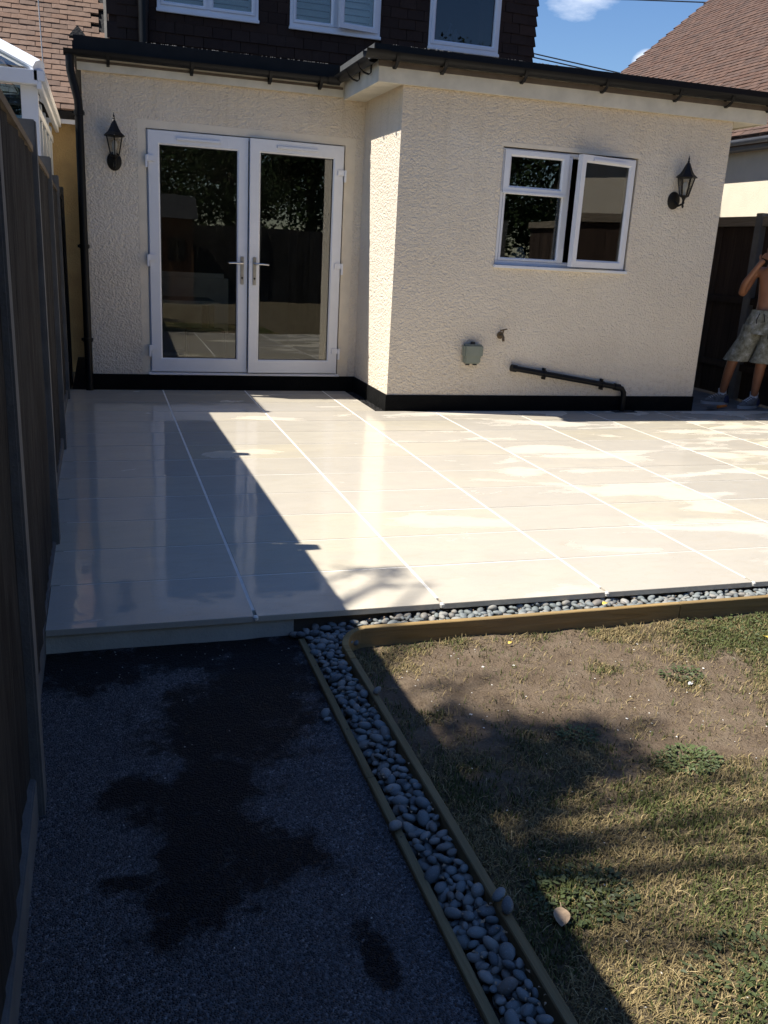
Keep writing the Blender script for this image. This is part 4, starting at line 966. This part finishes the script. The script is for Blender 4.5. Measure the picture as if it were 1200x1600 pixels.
# local frame: faces -Y local, +X local is his left
H = {'pel': ((0, 0, .90), (.125, .095)), 'wai': ((0, .0, 1.02), (.118, .085)), 'che': ((0, .005, 1.20), (.145, .10)), 'sho': ((0, .01, 1.34), (.115, .085)), 'nk': ((0, .005, 1.43), .056), 'nk2': ((0, -.012, 1.47), .052),
     'hd1': ((0, -.025, 1.53), (.068, .078)), 'hd2': ((0, -.02, 1.60), (.074, .09)), 'hd3': ((0, -.012, 1.655), (.052, .06)),
     'sR': ((-.175, .01, 1.36), .055), 'eR': ((-.245, -.09, 1.12), .040), 'fR': ((-.20, -.17, 1.24), .036), 'wR': ((-.085, -.185, 1.42), .026), 'hR': ((-.05, -.165, 1.475), .030),
     'sL': ((.175, .01, 1.36), .055), 'eL': ((.27, -.02, 1.09), .040), 'wL': ((.26, -.14, .88), .026), 'hL': ((.255, -.17, .82), .030),
     'hiR': ((-.095, 0, .84), .09), 'knR': ((-.215, -.12, .47), .056), 'caR': ((-.25, -.09, .34), .052), 'anR': ((-.30, -.05, .10), .035),
     'hiL': ((.095, 0, .84), .09), 'knL': ((.05, -.05, .47), .056), 'caL': ((.03, -.01, .34), .052), 'anL': ((.0, .04, .10), .035)}
E_ = [('pel', 'wai'), ('wai', 'che'), ('che', 'sho'), ('sho', 'nk'), ('nk', 'nk2'), ('nk2', 'hd1'), ('hd1', 'hd2'), ('hd2', 'hd3'), ('sho', 'sR'), ('sR', 'eR'), ('eR', 'fR'), ('fR', 'wR'), ('wR', 'hR'),
      ('sho', 'sL'), ('sL', 'eL'), ('eL', 'wL'), ('wL', 'hL'), ('pel', 'hiR'), ('hiR', 'knR'), ('knR', 'caR'), ('caR', 'anR'), ('pel', 'hiL'), ('hiL', 'knL'), ('knL', 'caL'), ('caL', 'anL')]
skin_body('body', H, E_, 'pel', 'skin', man)
for sgn, base, tipdir in ((-1, Vector((-.05, -.165, 1.48)), Vector((.28, .35, .85))), (1, Vector((.255, -.17, .82)), Vector((0, -.35, -.95)))):
    tipdir = tipdir.normalized(); side = Vector((0, 1, 0)).cross(tipdir).normalized()
    for k, L in enumerate((.062, .072, .068, .052)):
        b0 = base + side*(-.027+.018*k); c1 = b0+tipdir*L*.55; c2 = c1+(tipdir*.7+Vector((.35*(-sgn), .4, 0)))*L*.5
        skin_body('finger', {'a': (tuple(b0), .0095), 'b': (tuple(c1), .0088), 'c': (tuple(c2), .0075)}, [('a', 'b'), ('b', 'c')], 'a', 'skin', man, 1)
    t0 = base - tipdir*.03 + side*.02*sgn; skin_body('thumb', {'a': (tuple(t0), .011), 'b': (tuple(t0+tipdir*.035+side*.03*sgn), .010), 'c': (tuple(t0+tipdir*.06+side*.03*sgn+Vector((0, -.01, 0))), .008)}, [('a', 'b'), ('b', 'c')], 'a', 'skin', man, 1)
def loopmesh(loops, n=20):
    mb = MB(); vs = []; fs = []
    for (cx, cy, z, rx, ry) in loops:
        for k in range(n): a = 2*math.pi*k/n; w_ = 1+.025*math.sin(a*5+z*20); vs.append((cx+rx*w_*math.cos(a), cy+ry*w_*math.sin(a), z))
    for i in range(len(loops)-1):
        for k in range(n): a = i*n+k; b = i*n+(k+1) % n; fs.append((a, b, b+n, a+n))
    return mb.add(vs, fs)
sh = MB()
top_ = loopmesh([(0, 0, .99, .142, .112), (0, 0, .965, .150, .12), (0, 0, .90, .175, .135), (0, 0, .80, .195, .15), (0, -.01, .755, .20, .15)], 20); sh.add(top_.v, top_.f)
for sx, sy in ((-1, -.035), (1, -.01)):
    lg = loopmesh([(sx*.09, 0, .84, .112, .13), (sx*.105, sy*.5, .72, .115, .13), (sx*.12-.035, sy*1.3, .60, .122, .128), (sx*.125-.075, sy*2.2, .475, .125, .122), (sx*.125-.075, sy*2.2, .47, .112, .108), (sx*.115-.035, sy*1.3, .60, .10, .10)], 20); sh.add(lg.v, lg.f)
part('shorts', sh, 'shorts', man, True)
mb = MB(); mb.tube([(-.02, -.128, .96), (-.035, -.145, .90), (-.03, -.152, .86)], .005, 6); mb.tube([(.02, -.128, .96), (.04, -.145, .91), (.045, -.152, .88)], .005, 6); part('drawstring', mb, 'gasket', man)
mb = MB(); mb.box(.10, .15, -.158, -.146, .72, .86); part('pocket_logo', mb, 'gasket', man)
hd = loopmesh([(0, .0, 1.60, .079, .098), (0, .0, 1.64, .078, .097), (0, .002, 1.68, .066, .084), (0, .002, 1.705, .042, .055), (0, .002, 1.715, .01, .012)], 18)
for i, v in enumerate(hd.v):
    if v[1] < -.055 and v[2] < 1.65: hd.v[i] = (v[0]*.96, v[1]+.03, v[2])
part('hair', hd, 'hair', man, True)
mb = MB(); mb.add([(-.012, -.098, 1.535), (.012, -.098, 1.535), (0, -.126, 1.54), (0, -.098, 1.585)], [(0, 1, 2), (1, 3, 2), (3, 0, 2)]); part('nose', mb, 'skin', man, True)
for sx in (-1, 1):
    mb = MB(); v, f = ico(2); mb.add((v*.012+np.array([sx*.03, -.092, 1.588])).tolist(), f); part('eye', mb, 'sock', man, True)
    mb = MB(); mb.add((v*np.array([.012, .022, .032])+np.array([sx*.082, .0, 1.565])).tolist(), f); part('ear', mb, 'skin', man, True)
mb = MB(); mb.tube([(-.022, -.098, 1.508), (0, -.104, 1.507), (.022, -.098, 1.508)], .006, 6); part('mouth', mb, 'rust', man, True)
for sx, ax0, ay0, rz in ((-1, -.30, -.05, -.8), (1, .0, .04, -.35)):
    o = empty('shoe', (ax0, ay0, 0), rz); o.parent = man
    mb = loopmesh([(0, -.065, .0, .047, .148), (0, -.065, .028, .05, .150)], 20); mb.f.append(tuple(range(20, 40))); mb.f.append(tuple(reversed(range(20)))); mb.tone = [0]*len(mb.f); part('sole', mb, 'sole', o)
    up_ = loopmesh([(0, -.06, .024, .046, .142), (0, -.055, .05, .045, .13), (0, -.03, .075, .042, .10), (0, .005, .095, .042, .062), (0, .01, .115, .038, .05)], 20); part('upper', up_, 'shoe', o, True)
    hb = loopmesh([(0, .045, .025, .044, .045), (0, .045, .07, .043, .042), (0, .04, .10, .039, .03)], 16); part('heel_cup', hb, 'shoeblue', o, True)
    mb = MB()
    for t in range(5): mb.tube([(-.028, -.12+.022*t, .070+.009*t), (0, -.125+.022*t, .078+.010*t), (.028, -.12+.022*t, .070+.009*t)], .004, 5)
    part('laces', mb, 'sock', o)
    so = loopmesh([(0, .005, .09, .041, .044), (0, .005, .13, .040, .042), (0, .003, .165, .041, .043), (0, .003, .168, .036, .038)], 16); part('sock', so, 'sock', o, True)
tr = empty('trowel', (5.42, 4.47, .0), R(20), label='orange-handled trowel lying on the path by the man\'s shoe', cat='tool')
tr.location = (5.40, 4.42, -.005)
mb = MB(); mb.tube([(0, 0, .02), (.14, 0, .022)], [.016, .014], 8); part('handle', mb, 'orange', tr, True)
mb = MB(); mb.add([(-.02, 0, .02), (-.08, .045, .012), (-.22, 0, .010), (-.08, -.045, .012), (-.08, 0, .004)], [(0, 1, 2, 3), (0, 4, 1), (1, 4, 2), (2, 4, 3), (3, 4, 0)]); part('blade', mb, 'steel', tr)

# ------------------------------------------------------------ litter on the lawn and pebbles
def fallen_leaf(x, y, z, L, wd, rz, mat, label, cat='leaf', curl=.15):
    mb = MB(); n = 8; vs = []
    for i in range(n+1):
        t = i/n; w_ = wd*math.sin(math.pi*t**.8)*(1-.15*t)+.0006; zz = curl*L*math.sin(math.pi*t)
        vs += [(L*(t-.5), -w_, zz+.12*w_), (L*(t-.5), 0, zz-.08*w_+.001), (L*(t-.5), w_, zz+.22*w_)]
    fs = []
    for i in range(n): fs += [(3*i, 3*i+1, 3*i+4, 3*i+3), (3*i+1, 3*i+2, 3*i+5, 3*i+4)]
    mb.add(vs, fs); mb.tube([(L*.5, 0, 0), (L*.68, .002, .002)], .0012, 5)
    o = part('fallen_leaf', mb, mat, None, True, loc=(x, y, z), rot=(0, R(random.uniform(-8, 8)), rz)); tag(o, label, cat)
fallen_leaf(.438, -1.665, -.078, .062, .020, 1.1, 'deadleaf', 'large tan dead leaf on the lawn near the shadow edge')
fallen_leaf(.958, -.255, -.080, .020, .007, .4, 'yellowleaf', 'small yellow leaf on bare soil below the timber edging')
fallen_leaf(2.03, -.42, -.070, .022, .008, 2, 'yellowleaf', 'small yellow leaf on green grass near the right edge')
fallen_leaf(1.47, -.085, -.020, .028, .011, .2, 'yellowleaf', 'yellow leaf lying on the sunlit pebbles')
fallen_leaf(1.47, -.70, -.082, .03, .008, .5, 'sock', 'curled white petal-like leaf on the bare soil')
mb = MB()
for i in range(240):
    x = random.uniform(.4, 2.4); y = random.uniform(-2.0, -.18); r = random.uniform(.0012, .0038)
    if random.random() < .15: r *= 1.5
    z = lz(x, y)+r*.4+.001
    mb.add([(x+r*random.uniform(.6, 1.5)*a, y+r*random.uniform(.6, 1.5)*b, z+r*c*.6) for a, b, c in ((1, 0, 0), (0, 1, 0), (-1, 0, 0), (0, -1, 0), (0, 0, 1))], [(0, 1, 4), (1, 2, 4), (2, 3, 4), (3, 0, 4)])
for i in range(60):
    x = random.uniform(-.7, .15); y = random.choice((random.uniform(-.25, -.02), random.uniform(-1.6, -.02))); r = random.uniform(.0012, .0028); z = ZT+.004
    mb.add([(x+r*a, y+r*b, z+r*c) for a, b, c in ((1, 0, 0), (0, 1, 0), (-1, 0, 0), (0, -1, 0), (0, 0, 1))], [(0, 1, 4), (1, 2, 4), (2, 3, 4), (3, 0, 4)])
tag(part('grit', mb, 'mortar'), 'pale grit and chips scattered over lawn and tarmac', 'grit', kind='stuff')
mb = MB()
for i in range(3000):
    x = random.uniform(.34, 2.6); y = random.uniform(-2.3, -.16); r = random.uniform(.001, .0035)*(1.9 if random.random() < .06 else 1)
    if random.random() < gmask(x, y)*.8: continue
    z = lz(x, y)+r*.2
    mb.add([(x+r*random.uniform(.6, 1.4)*a, y+r*random.uniform(.6, 1.4)*b, z+r*c*.8) for a, b, c in ((1, 0, 0), (0, 1, 0), (-1, 0, 0), (0, -1, 0), (.2, .1, 1))], [(0, 1, 4), (1, 2, 4), (2, 3, 4), (3, 0, 4)])
tag(part('soil_crumbs', mb, 'soil'), 'small crumbs of dry earth on the bare soil', 'soil', kind='stuff')
mb = MB()
for i in range(260):       # bits of leaf and bark caught in the pebbles
    if random.random() < .5: x = random.uniform(.19, .28); y = random.uniform(-2.2, -.1); z = -.062+.3*(x-.235)
    else: x = random.uniform(.3, 3); y = random.uniform(-.105, -.01); z = -.036
    a = random.uniform(0, 6.28); L = random.uniform(.004, .012); w_ = L*random.uniform(.15, .45); dx, dy = math.cos(a), math.sin(a)
    mb.add([(x, y, z), (x+dx*L*.5-dy*w_, y+dy*L*.5+dx*w_, z+.002), (x+dx*L, y+dy*L, z-.001), (x+dx*L*.5+dy*w_, y+dy*L*.5-dx*w_, z+.003)], [(0, 1, 2, 3)])
tag(part('leaf_litter', mb, 'deadleaf'), 'dry scraps of leaf caught between the pebbles', 'leaf litter', kind='stuff')
# broad leaved weeds
def weed(x, y, n, r, label):
    mb = MB()
    for i in range(n):
        a = random.uniform(0, 6.28); d = r*random.random()**.6; L = random.uniform(.008, .02); w_ = L*.32; b = a+random.uniform(-.9, .9); px, py = x+d*math.cos(a)*1.4, y+d*math.sin(a); z = lz(px, py)+random.uniform(.003, .016)
        dx, dy = math.cos(b)*L, math.sin(b)*L; qx, qy = -math.sin(b)*w_, math.cos(b)*w_; u_ = random.uniform(-.003, .006)
        mb.add([(px, py, z), (px+dx*.5+qx, py+dy*.5+qy, z+.003), (px+dx, py+dy, z+u_), (px+dx*.5-qx, py+dy*.5-qy, z+.002)], [(0, 1, 2, 3)])
    o = empty('weed', (x, y, ZL), label=label, cat='weed'); c = part('leaves', mb, 'leaf', o, loc=(-x, -y, -ZL)); c['kind'] = 'stuff'
weed(1.15, -1.14, 420, .075, 'bright green spreading weed in the middle of the bare soil patch')
weed(1.48, -.62, 160, .06, 'green weed tuft at the upper edge of the bare soil, right side')
weed(.53, -1.60, 420, .10, 'low green weeds just above the large tan leaf')
weed(.80, -1.93, 420, .14, 'green weeds spread along the bottom edge of the lawn')
weed(2.0, -.32, 520, .22, 'green weeds below the timber edging near the right edge')
weed(.88, -.93, 140, .05, 'small weed patch in the dappled shade of the lawn')

# ------------------------------------------------------------ trees and garden behind the camera (seen in the glass, casting the dapple)
def foliage(clumps, leaf_len, per, mat, name, parent):
    V = []; Fc = []
    for (cx, cy, cz, r) in clumps:
        n = int(per*r*r)
        for i in range(n):
            d = Vector((random.gauss(0, 1), random.gauss(0, 1), random.gauss(0, 1))).normalized()*r*random.random()**.45; p = Vector((cx, cy, cz))+Vector((d.x, d.y, d.z*.6))
            a = Vector((random.uniform(-1, 1), random.uniform(-1, 1), random.uniform(-.6, .6))).normalized(); b = a.orthogonal().normalized(); b = Matrix.Rotation(random.uniform(0, 6.28), 3, a) @ b
            L = leaf_len*random.uniform(.6, 1.2); o = len(V); V += [tuple(p), tuple(p+a*L*.5+b*L*.28), tuple(p+a*L), tuple(p+a*L*.5-b*L*.28)]; Fc.append((o, o+1, o+2, o+3))
    mb = MB(); mb.v = V; mb.f = Fc; mb.tone = [0]*len(Fc); o = part(name, mb, mat, parent); o['kind'] = 'stuff'; return o
def tree(base, top, clumps, rad, label, mat, leaf_len, per, group=None):
    t = empty('tree', base, label=label, cat='tree', group=group); t.location = (0, 0, 0)
    base = Vector(base); top = Vector(top); mb = MB()
    pts = [base.lerp(top, k/6)+Vector((.06*math.sin(k*1.7), .06*math.cos(k*2.1), 0)) for k in range(7)]; mb.tube(pts, [rad*(1-.11*k) for k in range(7)], 10); part('trunk', mb, 'bark', t, True)
    mb = MB()
    for c in clumps[:60]:
        s = pts[random.choice((3, 4, 5, 6))]; e = Vector(c[:3]); mm = s.lerp(e, .5)+Vector((0, 0, .15)); mb.tube([s, mm, e], [rad*.35, rad*.2, rad*.06], 6)
    part('branches', mb, 'bark', t, True); foliage(clumps, leaf_len, per, mat, 'crown', t)
k_ = 1/math.tan(R(SUN_EL)); hx_, hy_ = math.cos(R(SUN_AZ)), math.sin(R(SUN_AZ))
def cast(x, y, z, r): return (x-(z+.09)*k_*hx_, y+(z+.09)*k_*hy_, z, r)
targets = [(.60, .42, .09), (.72, .34, .07), (.66, .24, .08), (.82, .20, .05), (.58, -.50, .06), (.75, -.48, .05), (.62, -.93, .16), (.78, -.95, .15), (.93, -1.0, .13), (.55, -.78, .12), (.70, -.80, .08), (.84, -1.08, .10), (1.05, -1.08, .07), (.66, -1.1, .12), (.86, -.93, .14), (.60, -.70, .10), (.74, -1.05, .13), (.57, -1.0, .14), (.98, -.93, .09), (.90, -1.14, .10), (.70, -.90, .13), (.5, -.85, .12), (.55, -1.2, .14), (.66, -1.25, .10), (.78, -1.15, .09), (.52, -1.33, .10), (1.0, -1.12, .07), (.54, -1.5, .08), (.62, -1.55, .06), (1.3, -1.5, .07), (1.12, -.90, .07), (1.0, -.84, .06), (1.22, -1.24, .06),
           (.56, -1.26, .09), (.50, -1.1, .1), (.60, -1.68, .05), (.70, -1.76, .055), (.52, -1.42, .05), (.78, -2.1, .06), (1.05, -1.9, .05), (1.6, -1.4, .08), (1.9, -1.7, .12), (1.7, -2.4, .2), (.2, .4, .2), (0, -.4, .25), (.1, -1.1, .3), (.0, -1.9, .3), (.2, 1.0, .12)]
cl = [cast(x, y, random.uniform(6.0, 7.6), r*1.2) for x, y, r in targets]
cl += [(random.uniform(-6.2, -4.2), random.uniform(-2.2, 1.2), random.uniform(5.0, 7.2), random.uniform(.3, .6)) for _ in range(26)]
tree((-5.3, -.6, -.2), (-5.0, -.5, 6.6), cl, .16, 'leafy garden tree beyond the left fence', 'leaf', .06, 3200)
random.seed(11)
def bigtree(x, y, h, r, label, mat='leaf_dark'):
    c = []
    for _ in range(64):
        a = random.uniform(0, 6.28); q = r*random.random()**.5; zz = random.uniform(.25, 1)
        c.append((x+q*math.cos(a)*(1.15-zz*.5), y+q*math.sin(a)*(1.15-zz*.5), h*zz, random.uniform(.5, 1.0)*r*.42))
    tree((x, y, -.2), (x, y, h*.8), c, .2, label, mat, .16, 260, 'trees at the end of the garden')
bigtree(-6, -17, 7.5, 3.2, 'dark tree at the far end of the garden, left of the shed'); bigtree(-1.5, -19, 8, 3.8, 'tallest dark tree at the end of the garden'); bigtree(3.5, -18, 7.6, 3.4, 'dark tree behind the garden fence')
bigtree(8.5, -17, 7.5, 3.4, 'broad dark tree at the garden corner'); bigtree(-10, -13, 9, 3.2, 'dark tree beyond the left boundary'); bigtree(13, -14, 8, 3.6, 'dark tree beyond the right boundary')
hd_ = []  # unseen foliage mass, added to keep bright sky out of the glass reflections
for i in range(300): hd_.append((random.uniform(-7, 12), random.uniform(-12.2, -10.6), random.uniform(.2, 4.6), random.uniform(.5, .8)))
hg = empty('hedge', (0, 0, 0), label='tall dark hedge added behind the far garden fence to darken the glass reflections', cat='hedge'); foliage(hd_, .16, 320, 'leaf_dark', 'foliage', hg)
bfn = empty('fence', (0, 0, 0), label='brown fence across the far end of the garden', cat='fence')
x = -.9; mb0 = MB(); mb0.box(0, .145, 0, .02, 0, 1.85); bme = mb0.mesh('board', 'fence')
while x < 9: link('board', bme, bfn, (x, -9.3+random.uniform(-.005, .005), -.15)); x += .15
for x in np.arange(-.9, 9.3, 1.85): mb = MB(); mb.box(x-.05, x+.05, -9.27, -9.2, -.2, 1.8); part('post', mb, 'concrete', bfn)
sd = empty('shed', (-.2, -8.3, -.1), label='orange-brown garden shed at the end of the tarmac path', cat='shed')
mb = MB(); mb.box(-.6, 1.6, -.8, .8, 0, 1.9); part('wall', mb, 'shed', sd, bevel=.01)
mb = MB(); mb.add([(-.7, -.9, 1.88), (1.7, -.9, 1.88), (1.7, .9, 1.88), (-.7, .9, 1.88), (-.7, 0, 2.4), (1.7, 0, 2.4)], [(0, 1, 5, 4), (2, 3, 4, 5), (0, 4, 3), (1, 2, 5), (3, 2, 1, 0)]); part('roof', mb, 'felt', sd)
mb = MB(); mb.box(.1, .85, .8, .84, .05, 1.75); part('door', mb, 'shed', sd, bevel=.008)
mb = MB(); mb.box(1.0, 1.4, .8, .83, .95, 1.45); part('window_pane', mb, 'glass2', sd)
